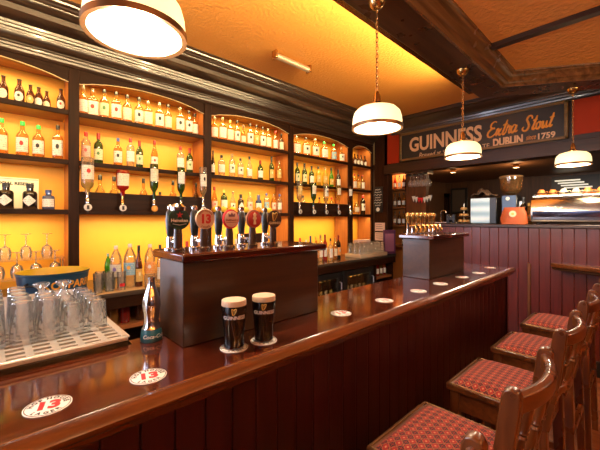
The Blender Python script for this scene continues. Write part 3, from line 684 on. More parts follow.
# ------------------------------------------------------------------ bar counter
XF, XK, YE = -.752, -1.13, 3.10
bar = thing('bar_counter', (XF, 1.0, 0), 'long polished mahogany bar counter with rounded edge and dark boarded front', 'bar counter')
def bb(mb, name, mat, bevel=0): return mb.build(name, mat, bar, (-XF, -1, 0), bevel)
bb(MB().prism([(XF-.028, -1.6), (XF-.028, YE-.004), (-1.165, YE-.004), (-1.165, .33), (-1.122, .33), (-1.122, -1.6)], 1.062, 1.10), 'bar_top', MAHO, .002)
npf = [(-.03, 1.10), (-.026, 1.0985), (-.023, 1.1025), (-.012, 1.104), (.0, 1.097), (.008, 1.083), (.004, 1.070), (-.006, 1.062), (-.010, 1.05), (-.022, 1.04), (-.03, 1.036)]
bb(MB().prism([(XF+a, b) for a, b in npf], -1.6, YE, axis=1), 'nosing', NOSE)
mb = MB(); y = -1.6
while y < 3.05:
    mb.box((XF-.062, y+.001, .10), (XF-.045, min(y+.0795, 3.075), 1.04)); y += .0805
bb(mb, 'front_boards', FRONT, .0035)
bb(MB().box((XF-.03-.30, -1.6, .03), (XF-.06, 3.07, 1.06)), 'carcass', BLACK)
bb(MB().box((XF-.07, -1.6, 0), (XF-.035, 3.075, .11)), 'plinth', FRONT, .004)
bb(MB().box((XK+.05, 3.03, .02), (XF-.045, 3.075, 1.06)), 'end_panel', FRONT, .004)
bb(MB().box((XK+.03, -1.6, .03), (XK+.06, 3.03, 1.06)), 'back_panel', WDZ)
# boxes that carry the beer taps
def tower(y0, y1, label):
    t = thing('tap_box', (-1.075, (y0+y1)/2, 1.1005), label, 'tap box')
    L = (y1-y0)/2
    MB().box((-.095, -L, 0), (.095, L, .262)).build('box_body', TOWER, t, bevel=.003)
    MB().box((-.118, -L-.016, .262), (.130, L+.016, .29)).build('slab_top', MAHO, t, bevel=.006)
    return t
tower(.432, 1.03, 'nearer brown wooden box on bar carrying five badge taps')
tower(2.075, 2.65, 'further brown wooden box on bar carrying brass topped taps')
TZ = 1.1005+.29
# lollipop taps on the nearer box
def star(mb, r, M):
    p = [((r if k % 2 == 0 else r*.4)*math.sin(k*PI/5), (r if k % 2 == 0 else r*.4)*math.cos(k*PI/5)) for k in range(10)]
    mb.prism(p, 0, .0012, M=M)
FACE = lambda z, x=.0: basis((0, 1, 0), (0, 0, 1), (x, 0, z))
HARP = [(-.30, -.5), (-.05, -.5), (.32, .12), (.38, .42), (.18, .50), (.02, .36), (-.14, .34), (-.30, .46), (-.42, .40), (-.40, .2)]
def harp(mb, s, M):
    o = [Vector((x*s, y*s, 0)) for x, y in HARP]
    mb.tube(catmull([(p.x, p.y, 0) for p in o], 4, True), s*.06, 4, True, M=M)
    for k in range(4):
        x = -.24+k*.13; mb.tube([(x*s, (-.45+.16*k)*s, 0), (x*s, .34*s, 0)], s*.02, 4, M=M)
def arc_text(mb, s, r, mid, size, M, bold=0, inward=False, gap=1.05):
    """letters one by one round a circle; mid is the middle angle (0 = up, clockwise)"""
    ws = []
    for c in s:
        if c == ' ': ws.append(size*.35); continue
        v = text_geo(c, size, bold=bold)[0]; xs = [p[0] for p in v]; ws.append((max(xs)-min(xs)+size*.12)*gap)
    tot = sum(ws); acc = -tot/2
    for c, w in zip(s, ws):
        q = acc+w/2; acc += w
        if c == ' ': continue
        th = mid+q/r if not inward else mid-q/r
        rot = -th if not inward else PI-th
        mb.add(*text_geo(c, size, bold=bold), M @ Matrix.Translation((r*math.sin(th), r*math.cos(th), 0)) @ Matrix.Rotation(rot, 4, 'Z'))
def disc(r, t, M, sx=1, seg=32): return MB().lathe([(r*.97, 0), (r, t*.3), (r, t*.8), (r*.96, t)], seg, M @ Matrix.Diagonal((sx, 1, 1, 1)))
taps = [(178, 'green black', 'beer tap with round black badge, red star and white lettering'), (204, 'thirteen', 'beer tap with round cream badge bearing red number 13'),
        (229.5, 'cream', 'beer tap with cream oval badge and red rim'), (252.5, 'red', 'beer tap with dark red oval badge and cream emblem'), (273, 'harp', 'beer tap with dark brown badge and gold harp')]
for n, (px, kind, lab) in enumerate(taps):
    X = -1.03; y = yon(px, X)
    t = thing('beer_tap', (X, y, TZ+.0005), lab, 'beer tap', 'badge taps on the nearer box')
    zc = .104; R = .0345
    stem = MB().lathe([(.019, 0), (.019, .008), (.0135, .012), (.0135, .05), (.011, .085)], 16)
    stem.build('stem', pm('dark_tap_stem', (.05, .022, .010), .25), t)
    F0 = FACE(zc, .004); F1 = FACE(zc, .0125)
    rimm = {'green black': pm('dark_green', (.008, .03, .014), .25), 'thirteen': pm('cream_badge', (.72, .50, .36), .4), 'cream': RED, 'red': pm('brown_rim', (.30, .12, .08), .35), 'harp': pm('brown_badge', (.05, .018, .010), .3)}[kind]
    bd = disc(R, .008, F0, 1 if kind != 'cream' else .95).build('badge', rimm, t)
    if kind == 'green black':
        mb = MB(); star(mb, .011, FACE(zc+.013, .0126)); mb.build('star', RED, bd)
        mb = MB(); mb.add(*text_geo('Heineken', .0142, bold=.0004), FACE(zc-.005, .0128)); mb.tube([(0.0125, -.022, zc-.015), (.0125, 0, zc-.019), (.0125, .022, zc-.015)], .0008, 4); mb.build('lettering', WHITE, bd)
        MB().lathe([(.022, 0), (.024, .012), (.014, .022)], 16, Matrix.Translation((0, 0, zc+R-.008))).build('crown', CHROME, bd)
    elif kind == 'thirteen':
        mb = MB(); mb.add(*text_geo('13', .040, bold=.0022), FACE(zc-.001, .0128)); mb.build('number', RED, bd)
        mb = MB(); arc_text(mb, 'HOP HOUSE', .0272, 0, .0085, FACE(zc, .0128), .0003); arc_text(mb, 'LAGER', .0272, PI, .0085, FACE(zc, .0128), .0003, True); mb.build('lettering', DARKRED, bd)
    elif kind == 'cream':
        disc(R*.84, .002, F1, .95).build('face', pm('pale_pink_face', (.80, .52, .42), .4), bd)
        mb = MB(); mb.add(*text_geo("Smithwick's", .0108, shear=.25, bold=.0003), FACE(zc-.004, .0153)); mb.tube([(.0148, -.022, zc-.013), (.0148, .022, zc-.011)], .0008, 4); mb.build('lettering', DARKRED, bd)
        mb = MB(); mb.prism([(-.012, .0), (.012, .0), (.014, .012), (.006, .007), (0, .015), (-.006, .007), (-.014, .012)], 0, .001, M=FACE(zc+.008, .0147)); mb.build('emblem', pm('muted_purple', (.2, .08, .12), .4), bd)
    elif kind == 'red':
        disc(R*.84, .002, F1).build('face', pm('deep_red_face', (.42, .02, .015), .35), bd)
        mb = MB(); mb.prism([(-.006, -.02), (.006, -.02), (.004, -.004), (.008, 0), (.009, .004), (.005, .008), (.007, .018), (0, .024), (-.007, .018), (-.005, .008), (-.009, .004), (-.008, 0), (-.004, -.004)], 0, .0012, M=FACE(zc, .0147)); mb.build('emblem', CREAM, bd)
    else:
        mb = MB(); harp(mb, .03, FACE(zc+.010, .0128)); mb.build('harp', GOLD, bd)
        mb = MB(); mb.add(*text_geo('GUINNESS', .0125, bold=.0003), FACE(zc-.016, .0128)); mb.build('lettering', CREAM, bd)
for n, px in enumerate((170.5, 194.5, 218.5, 241.5, 265)):
    X = -1.10; y = yon(px, X)
    t = thing('tap_lever', (X, y, TZ+.0005), 'black tap lever on chrome column, %s from left on nearer box' % ORD[n], 'tap lever', 'tap levers on the nearer box')
    MB().lathe([(.020, 0), (.020, .006), (.013, .010), (.013, .035), (.011, .045)], 16).build('column', CHROME, t)
    MB().lathe([(.010, .045), (.013, .06), (.0165, .10), (.014, .125), (.009, .135)], 16).build('handle', BLACK, t)
    MB().lathe([(.008, .133), (.0105, .140), (.0105, .146), (.005, .152)], 14).build('finial', CHROME, t)
    MB().tube([(.012, 0, .028), (.045, 0, .030), (.055, 0, .012), (.055, 0, .002)], .006, 8).build('spout', CHROME, t)
# brass topped taps on the further box
proto = None
for n, px in enumerate((394, 400, 405.5, 414.5, 421.5, 428.5, 434)):
    X = -1.14; y = 2.095+n*.064
    lab = 'brass topped tap on the further box, %s from left' % ORD[n]
    if proto is None:
        proto = thing('brass_tap', (X, y, TZ+.0005), lab, 'beer tap', 'taps on the further box')
        MB().lathe([(.022, 0), (.022, .006), (.012, .010), (.011, .072), (.013, .08)], 14).build('column', CHROME, proto)
        MB().lathe([(.009, .08), (.011, .10), (.017, .118), (.019, .132), (.014, .147), (.0001, .152)], 14).build('handle', pm('brass_cream', (.42, .25, .08), .25, .8), proto)
        MB().tube([(.012, 0, .055), (.05, 0, .06), (.062, 0, .035), (.062, 0, .012)], .007, 8).build('spout', BRASS, proto)
    else: copy_thing(proto, (X, y, TZ+.0005), lab)

# drip tray at the near end, behind the bar top
TRZ = 1.128
tr = thing('drip_tray', (-1.45, -.45, 0), 'perforated steel drip tray on black stone ledge, near left of bar', 'tray')
MB().box((-.62, -1.1, 1.03), (.326, .770, TRZ-.014)).build('stone_ledge', BLACKG, tr, bevel=.003)
mb = MB()
# grille of slats in two directions leaves real slots
x0, x1, y0, y1 = -.62, .326, -1.1, .764
nrow = 26; ncol = 32
for i in range(nrow+1):
    x_ = x0+(x1-x0)*i/nrow; mb.box((x_-.009, y0, TRZ-.005), (x_+.009, y1, TRZ))
for j in range(ncol+1):
    y_ = y0+(y1-y0)*j/ncol; mb.box((x0, y_-.009, TRZ-.0048), (x1, y_+.009, TRZ-.0002))
mb.build('grille', pm('warm_steel', (.72, .70, .66), .34, .55), tr)
MB().box((x0, y0, TRZ-.0138), (x1, y1, TRZ-.012)).build('pan', pm('dark_pan', (.10, .07, .05), .4, .5), tr)
fr = MB()
for q in ((x1-.012, y0, x1+.002, y1+.004), (x0, y1-.012, x1, y1+.004)): fr.box((q[0], q[1], TRZ-.0135), (q[2], q[3], TRZ+.002))
fr.build('rim', pm('warm_steel', (0,0,0)), tr, bevel=.002)
bb(MB().box((-2.07, -1.6, .05), (-1.16, .33, 1.028)), 'rear_cabinet', WDZ)
# upturned glasses on the tray
def inv_glass(h, r0, r1, name='tumbler', foot=False):
    if foot:
        return MB().lathe([(r0, 0), (r0*.98, .02), (r1, h*.62), (r1*.45, h*.74), (r1*.33, h*.80), (r1*.45, h*.86), (r1*.95, h*.93), (r1*1.0, h*.96), (r1*.97, h), (.0001, h)], 18, capb=False).mesh(name, G_TUMB)
    return MB().lathe([(r0, 0), (r0*.985, .006), (r1, h*.93), (r1*.985, h*.955), (r1*1.0, h*.97), (r1*.93, h), (.0001, h*.992)], 18, capb=False).mesh(name, G_TUMB)
GT = inv_glass(.094, .029, .025); GP = inv_glass(.122, .030, .025); GM = inv_glass(.112, .029, .025); GF = inv_glass(.140, .029, .024, 'stemmed_glass', True)
for j, nrow_ in enumerate((5, 5, 4, 6, 6, 6, 6, 6)):
    for i in range(nrow_):
        x_ = -1.262-i*.068; y_ = .262-j*.0635; foot = (i, j) in ((3, 2), (3, 1))
        kind = 'footed glass' if foot else ('short tumbler' if j < 2 else ('tall tumbler' if i < 3 else 'medium tumbler'))
        me = GF if foot else (GT if j < 2 else (GP if i < 3 else GM))
        o = link('stemmed_glass' if foot else 'tumbler', me, None, (x_+random.uniform(-.002, .002), y_+random.uniform(-.002, .002), TRZ+.0025))
        tag(o, 'upturned %s on drip tray, row %s from bar, %s from right' % (kind, ORD[i], ORD[j]), 'glass', 'upturned glasses on the drip tray')

# ------------------------------------------------------------------ things on the bar
BT = 1.1005
def at_bar(px, py):
    k = (CAMZ-BT)*FPX/(py-219); dx, dy = ray(px); return dx*k, dy*k
MU = basis((.25, .97, 0), (-.97, .25, 0))
ckw = ['coaster with red 13 lying nearest the camera, left end of bar', 'coaster with red 13 lying in front of the silver bottle', 'coaster under the left pint of stout', 'coaster under the right pint of stout',
       'coaster just right of the two pints, first past the nearer tap box', 'coaster second past the nearer tap box on the bar', 'coaster beside near end of the further tap box', 'coaster in front of further tap box, second along it',
       'coaster in front of further tap box, third along it', 'coaster second from the far end of the bar', 'coaster nearest the far end of the bar']
cs = [(48, 406), (148.5, 376.5), (234, 347.5), (263.8, 340.5), (341, 313.3), (384.3, 300.5), (418.5, 291), (440.5, 283.7), (462, 277), (479, 273), (490, 267.6)]
CR = .0425
cm = MB().lathe([(CR, 0), (CR, .0014), (CR-.0005, .0016)], 40).mesh('card', pm('coaster_white', (.86, .82, .78), .5))
ring = MB(); 
for r_ in (CR*.93,): ring.lathe([(r_-.0008, .0016), (r_-.0008, .0019), (r_+.0008, .0019), (r_+.0008, .0016)], 40, capb=False, capt=False)
MT = MU.copy(); MT.translation = (0, 0, .0018)
arc_text(ring, 'HOP HOUSE', CR*.74, 0, .0132, MT, .0008, gap=1.1); arc_text(ring, 'LAGER', CR*.74, PI, .0130, MT, .0006, True, gap=1.15)
rm = ring.mesh('lettering', INK)
nm = MB(); nm.add(*text_geo('13', .046, bold=.0026, space=1.0), MT); nmm = nm.mesh('number', RED)
for n, (px, py) in enumerate(cs):
    x_, y_ = at_bar(px, py)
    t = thing('coaster', (x_, y_, BT), ckw[n], 'coaster', 'round beer coasters along the bar')
    link('card', cm, t); link('lettering', rm, t); link('number', nmm, t)
    if n in (2, 3):
        zz = BT+.0021
        p = thing('pint_of_stout', (x_, y_, zz), ['pint of dark stout with cream head, left of the pair', 'pint of dark stout with cream head, right of the pair'][n-2], 'pint', 'pints of stout on the bar')
        H = .144
        prof = [(.0295, 0), (.031, .003), (.0305, .012), (.031, .035), (.034, .065), (.0375, .095), (.0395, .118), (.0395, .130), (.0388, H)]
        MB().lathe(prof, 32, capt=False).build('glass', glass('pint_glass', (.97, .97, .97), lo=.02, hi=.45), p)
        st = [(r-.0015, max(z, .006)) for r, z in prof if z <= .130]
        MB().lathe(st, 32).build('stout', pm('stout_black', (.006, .0035, .003), .06, spec=.8), p)
        MB().lathe([(.038, .1302), (.0373, H-.003), (.036, H+.002), (.02, H+.004), (.0001, H+.0045)], 32).build('foam_head', pm('cream_foam', (.66, .47, .33), .7), p)
        ang = math.atan2(-y_, -x_)+.02
        def rf(z, prof=prof):
            for (r0, z0), (r1, z1) in zip(prof, prof[1:]):
                if z0 <= z <= z1: return r0+(r1-r0)*(z-z0)/(z1-z0)
            return prof[-1][0]
        mb = MB(); wrap_text(mb, text_geo('GUINNESS', .0150, bold=.0003), rf, .098, ang); wrap_text(mb, text_geo('G', .0175, bold=.0005), rf, .0975, ang-.0) if 0 else None
        mb.build('lettering', pm('white_print', (.85, .82, .85), .4), p)
        mb = MB(); harp(mb, .017, Matrix.Identity(4)); g = (mb.v, mb.f); mb2 = MB(); wrap_text(mb2, g, rf, .117, ang); mb2.build('harp', GOLD, p)
# silver bottle ornament
x_, y_ = at_bar(151.5, 339.5); x_ = max(x_, -1.128)
t = thing('silver_bottle', (x_, y_, BT), 'shiny silver contour bottle with dark blue base standing beside nearer tap box', 'bottle')
k = .205/.235
MB().lathe([(a*k, b*k) for a, b in [(.033, .045), (.0285, .055), (.0255, .075), (.028, .105), (.0325, .13), (.031, .15), (.022, .178), (.0145, .20), (.0115, .222), (.0135, .228), (.0135, .235)]], 28).build('body', pm('silver', (.82, .82, .84), .08, 1), t)
MB().lathe([(a*k, b*k) for a, b in [(.038, 0), (.039, .004), (.036, .035), (.0315, .046)]], 28).build('base', pm('teal_base', (.015, .10, .15), .3), t)
mb = MB(); wrap_text(mb, text_geo('Coca-Cola', .0165, shear=.3, bold=.0003), lambda z: (.0385-.003*min(max(z, 0)/.035, 1))*k+.0004, .018, math.atan2(-y_, -x_)+.25); mb.build('lettering', WHITE, t)

# ------------------------------------------------------------------ stools
def seat_cloth():
    m, nt, b = _nt('red_patterned_cloth'); L = nt.links.new
    b.inputs['Roughness'].default_value = .8
    tc = nt.nodes.new('ShaderNodeTexCoord'); sp = nt.nodes.new('ShaderNodeSeparateXYZ'); L(tc.outputs['Object'], sp.inputs[0])
    def mt(op, a, c=None):
        q = nt.nodes.new('ShaderNodeMath'); q.operation = op
        for i, v in enumerate((a, c)):
            if v is None: continue
            if isinstance(v, (int, float)): q.inputs[i].default_value = v
            else: L(v, q.inputs[i])
        return q.outputs[0]
    K = 33.0
    u = mt('ABSOLUTE', mt('SUBTRACT', mt('FRACT', mt('MULTIPLY', sp.outputs['X'], K)), .5)); v = mt('ABSOLUTE', mt('SUBTRACT', mt('FRACT', mt('MULTIPLY', sp.outputs['Y'], K)), .5))
    dsum = mt('ADD', u, v)
    line = mt('LESS_THAN', mt('ABSOLUTE', mt('SUBTRACT', dsum, .5)), .055)
    dot = mt('LESS_THAN', dsum, .13)
    dark = mt('LESS_THAN', mt('ABSOLUTE', mt('SUBTRACT', mt('MAXIMUM', u, v), .40)), .07)
    def mixc(f, a, c):
        q = nt.nodes.new('ShaderNodeMix'); q.data_type = 'RGBA'; L(f, q.inputs[0])
        if isinstance(a, tuple): q.inputs[6].default_value = (*a, 1)
        else: L(a, q.inputs[6])
        q.inputs[7].default_value = (*c, 1); return q.outputs[2]
    c = mixc(dark, (.29, .009, .006), (.018, .004, .008)); c = mixc(line, c, (.30, .085, .035)); c = mixc(dot, c, (.50, .20, .085))
    L(c, b.inputs['Base Color']); return m
CLOTH = seat_cloth()
stl = ['bar stool nearest the camera, only its chair back tip showing at bottom', 'bar stool with whole front of red seat nearest the camera', 'second red seated bar stool from the camera along the bar',
       'third red seated bar stool from the camera along the bar', 'red seated bar stool furthest from the camera by boarded wall']
st0 = None
for n, yc in enumerate((.48, 1.095, 1.71, 2.315, 2.95)):
    loc = (-.447, yc, 0)
    if st0 is not None: copy_thing(st0, loc, stl[n]); continue
    s = st0 = thing('bar_stool', loc, stl[n], 'bar stool', 'wooden bar stools along the bar')
    MB().box((-.192, -.196, .722), (.180, .196, .752)).build('seat_frame', STOOLY, s, bevel=.006)
    # padded cushion with a soft crown
    mb = MB(); N = 14; vs = []; fs = []
    for i in range(N+1):
        for j in range(N+1):
            a, c = -1+2*i/N, -1+2*j/N
            e = (1-abs(a)**4)*(1-abs(c)**4); vs.append((-.004+a*.164, c*.186, .750+.034*e**.5))
    for i in range(N):
        for j in range(N): fs.append((i*(N+1)+j, (i+1)*(N+1)+j, (i+1)*(N+1)+j+1, i*(N+1)+j+1))
    mb.add(vs, fs); mb.build('cushion', CLOTH, s)
    # beaded trim round the cushion
    mb = MB(); per = []
    cor = [(-.178, -.191), (.166, -.191), (.166, .191), (-.178, .191)]
    for k_ in range(4):
        p_, q_ = Vector((*cor[k_], .7535)), Vector((*cor[(k_+1) % 4], .7535)); n_ = int((q_-p_).length/.0065)
        per += [p_.lerp(q_, i/n_) for i in range(n_)]
    mb.tube(per, [.0042 if i % 2 else .0018 for i in range(len(per))], 6, True); mb.build('nail_trim', pm('dull_nail_brass', (.22, .11, .04), .4, .8), s)
    ap = MB(); ap.box((-.172, -.178, .635), (.165, -.160, .722)); ap.box((-.172, .160, .635), (.165, .178, .722)); ap.box((-.175, -.17, .635), (-.157, .17, .722)); ap.box((.148, -.17, .635), (.166, .17, .722))
    ap.build('apron', STOOLY, s, bevel=.004)
    for sx in (-1, 1):
        for sy in (-1, 1):
            x0_, y0_ = sx*.158, sy*.162; w = .021
            mb = MB(); vs = []
            for (z, spx, ww) in ((0, .022, .016), (.722, 0, .021)):
                cx, cy = x0_+sx*spx, y0_+sy*spx
                vs += [(cx-ww, cy-ww, z), (cx+ww, cy-ww, z), (cx+ww, cy+ww, z), (cx-ww, cy+ww, z)]
            mb.add(vs, [(0,3,2,1), (4,5,6,7), (0,1,5,4), (1,2,6,5), (2,3,7,6), (3,0,4,7)]); mb.build('leg', STOOL, s, bevel=.004)
    for (a, c) in (((-.172, -.176), (.172, -.176)), ((-.172, .176), (.172, .176))):
        MB().box((a[0], a[1]-.012, .30), (c[0], a[1]+.012, .335)).build('stretcher', STOOLY, s, bevel=.004)
    for xq, z_ in ((-.174, .22), (.174, .40)): MB().box((xq-.012, -.172, z_), (xq+.012, .172, z_+.035)).build('stretcher', STOOLY, s, bevel=.004)
    for sy in (-1, 1):
        mb = MB(); poly = [(.142, .70), (.190, .70), (.222, .90), (.240, 1.045), (.241, 1.075), (.235, 1.088), (.221, 1.092), (.207, 1.087), (.200, 1.07), (.186, .96), (.165, .82)]
        mb.prism(poly, sy*.184-.015, sy*.184+.015, axis=1); mb.build('back_post', STOOL, s, bevel=.004)
    # bowed top rail and lower rail
    def bow(z, x_b, bulge, hh, tt, name, yw=.17):
        mb = MB(); vs = []; fs = []; n_ = 14
        for i in range(n_+1):
            q = -1+2*i/n_; x_ = x_b+bulge*(1-q*q); y_ = q*yw; nx = 2*bulge*q/yw; l = math.hypot(1, nx); ox, oy = 1/l*tt, nx/l*tt
            for (o_, zz) in ((-1, z-hh), (1, z-hh), (1.25, z), (1, z+hh), (-.2, z+hh+.006), (-1, z+hh)):
                vs.append((x_+ox*o_, y_+oy*o_, zz))
        k6 = 6
        for i in range(n_):
            for q in range(k6): fs.append((i*k6+q, i*k6+(q+1) % k6, (i+1)*k6+(q+1) % k6, (i+1)*k6+q))
        fs += [tuple(range(k6)), tuple(n_*k6+q for q in range(k6-1, -1, -1))]
        mb.add(vs, fs); return mb.build(name, STOOLY, s, bevel=.003)
    bow(1.048, .222, .036, .021, .013, 'top_rail', .172)
    bow(.835, .178, .040, .016, .012, 'lower_rail', .172)
    for q in (-.62, -.2, .2, .62):
        y_ = q*.172; xt = .222+.036*(1-q*q); xb = .178+.04*(1-q*q)
        M = Matrix.Translation((xb, y_, .845)) @ Matrix(((1, 0, (xt-xb)/.19, 0), (0, 1, 0, 0), (0, 0, 1, 0), (0, 0, 0, 1)))
        MB().lathe([(.007, 0), (.009, .02), (.012, .06), (.008, .085), (.012, .092), (.008, .099), (.012, .106), (.008, .113), (.011, .14), (.008, .185), (.007, .19)], 10, M).build('spindle', STOOL, s)

# ------------------------------------------------------------------ ledge on the boarded wall
lg = thing('wall_ledge', (-.2, 4.1, 1.03), 'thick wooden drinks ledge with wavy edge fixed to the boarded wall', 'ledge')
pts = [(-.49, .085), (-.50, .07), (-.46, .03), (-.36, -.03), (-.26, -.06), (-.1, -.13), (.1, -.19), (.4, -.24), (.9, -.26), (1.6, -.26), (1.6, .085)]
MB().prism([(p[0], p[1]) for p in pts], -.02, .018).build('board', STOOLY, lg, bevel=.006)
mb = MB(); mb.prism([(p[0]+.01, p[1]+.012) for p in pts], -.05, -.02); mb.build('bark_edge', WDX, lg, bevel=.008)
for xq in (.1, 1.0): MB().prism([(.075, -.05), (-.12, -.05), (.06, -.30), (.075, -.30)], xq-.02, xq+.02, axis=0).build('bracket', WD, lg)

# ------------------------------------------------------------------ coffee counter above the boarded wall
CW = 1.4375
def ct(px, y): return xon(px, y)
y_ = 4.45
t = thing('display_cabinet', ((ct(469.5, y_)+ct(497, y_))/2, y_+.06, CW), 'small black counter cabinet with pale blue front, reflection and glow painted in', 'cabinet')
w = (ct(496, y_)-ct(470, y_))/2
MB().box((-w-.005, -.05, 0), (w+.0, .22, .325)).build('case', BLACK, t, bevel=.008)
def bands():  # steel reflection painted as pale bands, with a slight glow added
    m, nt, b = _nt('pale_blue_painted_sheen'); L = nt.links.new
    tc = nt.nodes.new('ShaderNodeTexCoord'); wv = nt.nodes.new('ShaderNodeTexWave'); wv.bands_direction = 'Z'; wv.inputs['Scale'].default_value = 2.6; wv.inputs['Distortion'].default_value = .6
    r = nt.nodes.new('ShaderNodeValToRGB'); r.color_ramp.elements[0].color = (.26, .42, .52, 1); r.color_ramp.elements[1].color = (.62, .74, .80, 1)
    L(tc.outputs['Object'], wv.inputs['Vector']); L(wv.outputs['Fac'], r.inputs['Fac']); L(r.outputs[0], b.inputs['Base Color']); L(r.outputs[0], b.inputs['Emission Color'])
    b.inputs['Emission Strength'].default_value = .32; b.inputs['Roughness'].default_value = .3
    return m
MB().box((-w+.004, -.054, .008), (w-.075, -.0495, .315)).build('painted_sheen_panel', bands(), t)
# crumpled dark cloth draped on the cabinet
mb = MB(); vs = []; fs = []; N = 14
for i in range(N+1):
    for j in range(7):
        a = -1+2*i/N; c = -1+2*j/6
        zz = .10*math.exp(-((a+.25)**2)*3.0)*(1-.55*c*c)+.02*math.sin(a*9+c*4)+.008

        vs.append((a*w*1.0-.004, c*.10, max(zz, .012)))
fs = [(i*7+j, (i+1)*7+j, (i+1)*7+j+1, i*7+j+1) for i in range(N) for j in range(6)]
mb.add(vs, fs); o = mb.build('draped_cloth', pm('brown_cloth', (.10, .06, .035), .8), None, (t.location.x, y_+.14, CW+.327)); sd = o.modifiers.new('solid', 'SOLIDIFY'); sd.thickness = .008
tag(o, 'crumpled brown cloth draped on top of the small cabinet', 'cloth')
t = thing('coffee_grinder', (ct(508, y_), y_+.12, CW), 'coffee grinder with clear brown bean hopper and blue body', 'coffee grinder')
MB().box((-.085, -.08, .0), (.085, .10, .34)).build('body', BLACK, t, bevel=.012); MB().box((-.072, -.084, .10), (.07, -.079, .335)).build('blue_panel', pm('blue_panel', (.05, .10, .22), .3), t)
MB().lathe([(.035, .34), (.05, .355), (.095, .38), (.112, .42), (.118, .555)], 28, capt=False).build('hopper', glass('smoky_hopper', (.75, .55, .32), (.35, .18, .07), .4), t)
MB().lathe([(.088, .378), (.106, .42), (.108, .45), (.0001, .46)], 24).build('beans', pm('coffee_beans', (.06, .025, .012), .5), t)
MB().lathe([(.123, .553), (.123, .57), (.11, .578), (.0001, .582)], 28).build('lid', pm('brown_lid', (.22, .12, .05), .3), t)
MB().lathe([(.02, 0), (.022, .01)], 16, Matrix.Translation((-.01, -.083, .30)) @ Matrix.Rotation(PI/2, 4, 'X')).build('badge', WHITE, t)
MB().box((.085, -.02, .12), (.13, .03, .27)).build('lever', STEEL, t, bevel=.006)
y2 = 4.30
t = thing('orange_bag', (ct(513, y2), y2+.03, CW), 'orange bag with round cream label in front of coffee grinder', 'bag')
k_ = (ct(526, y2)-ct(500, y2))/2
mb = MB(); N = 16; vs = []; fs = []
prof = [(1.0, 0), (1.03, .02), (1.02, .07), (.92, .13), (.80, .175), (.78, .19)]
for (q, z) in prof:
    for i in range(N):
        a = 2*PI*i/N; ca, sa = math.cos(a), math.sin(a); p_ = (abs(ca)**3+abs(sa)**3)**(-1/3)
        vs.append((k_*q*ca*p_+.006*math.sin(i*2.3+z*40), .055*sa*p_*(1 if z < .1 else .75), z*1.0))
for r_ in range(len(prof)-1):
    for i in range(N): fs.append((r_*N+i, r_*N+(i+1) % N, (r_+1)*N+(i+1) % N, (r_+1)*N+i))
fs += [tuple(range(N-1, -1, -1)), tuple((len(prof)-1)*N+i for i in range(N))]
mb.add(vs, fs).build('sack', pm('orange_sack', (.50, .10, .025), .6), t)
lb_ = MB().lathe([(.036, 0), (.036, .002)], 24, Matrix.Translation((.005, -.062, .115)) @ Matrix.Rotation(PI/2, 4, 'X')).build('round_label', CREAM, t)
MB().lathe([(.014, 0), (.014, .0015)], 16, Matrix.Translation((.005, -.064, .115)) @ Matrix.Rotation(PI/2, 4, 'X')).build('label_print', GOLD, lb_)
bottle('wine', .31, .04, 'black', 'black', 'orange', (ct(523.5, 4.5), 4.5, CW), 'dark bottle between coffee grinder and chrome coffee machine', rz=-PI/2, name='syrup_bottle')
bottle('slim', .24, .035, 'amber', 'gold', 'orange', (ct(529, 4.46), 4.46, CW), 'amber syrup bottle touching left end of the chrome coffee machine', rz=-PI/2, name='syrup_bottle')
xa, xb = ct(531, 4.38), 0.62
em = thing('coffee_machine', ((xa+xb)/2, 4.36, CW), 'wide polished chrome coffee machine with cups on top', 'coffee machine')
hw_ = (xb-xa)/2
mb = MB(); mb.prism([(0, .03), (.02, .02), (.46, .02), (.48, .05), (.48, .27), (.44, .30), (.06, .30), (.02, .27), (-.005, .20), (-.01, .10)], -hw_, hw_, axis=0); mb.build('housing', pm('copper_chrome', (.46, .38, .31), .14, 1), em, bevel=.004)
MB().prism([(-.012, .055), (-.007, .045), (-.013, .14), (-.018, .135)], -hw_+.02, hw_-.02, axis=0).build('blue_reflection_strip', pm('blue_reflection_steel', (.36, .44, .74), .14, 1), em)  # blue reflection on the chrome, made as a tinted strip
MB().box((-hw_+.01, .05, .30), (hw_-.01, .44, .312)).build('cup_rail_tray', STEEL, em); MB().tube([(-hw_+.02, .05, .335), (hw_-.02, .05, .335)], .006, 8).build('cup_rail', CHROME, em)
for sx in (-1, 1):
    for sy in (.05, .43): MB().lathe([(.02, 0), (.02, .022)], 12, Matrix.Translation((sx*(hw_-.06), sy, 0))).build('foot', BLACK, em)
mb = MB(); p0 = -hw_+.10
mb.tube(catmull([(p0+q*.012, -.014-.0005*q % 3, .165+.014*math.sin(q*1.9)+(.02 if q % 5 == 0 else 0)) for q in range(16)], 4), .0035, 5); mb.build('script_mark', WHITE, em)
CUPM = MB().lathe([(.042, 0), (.043, .004), (.036, .04), (.024, .062), (.022, .068), (.0001, .068)], 18, capb=False)
cupo = CUPM.mesh('cup', pm('orange_cup', (.75, .25, .06), .35)); cupw = CUPM.mesh('cup', pm('cream_cup', (.85, .66, .46), .35))
for n in range(9):
    x_ = xa+.08+n*.098
    o = link('coffee_cup', cupo if n in (0, 1, 4, 5, 7) else cupw, None, (x_, 4.46+.03*(n % 2), CW+.3125))
    tag(o, '%s upturned cup on top of coffee machine, %s from left' % ('orange' if n in (0, 1, 4, 5, 7) else 'cream', ORD[n]), 'cup', 'upturned cups on the coffee machine')
    MB().tube([(.036, 0, .045), (.055, 0, .045), (.058, 0, .02), (.041, 0, .012)], .004, 6).build('handle', cupo.materials[0] if n in (0, 1, 4, 5, 7) else cupw.materials[0], o)
t = thing('tiered_stand', (ct(464, 4.5), 4.5, CW), 'little tiered stand of pastries left of the small cabinet', 'cake stand')
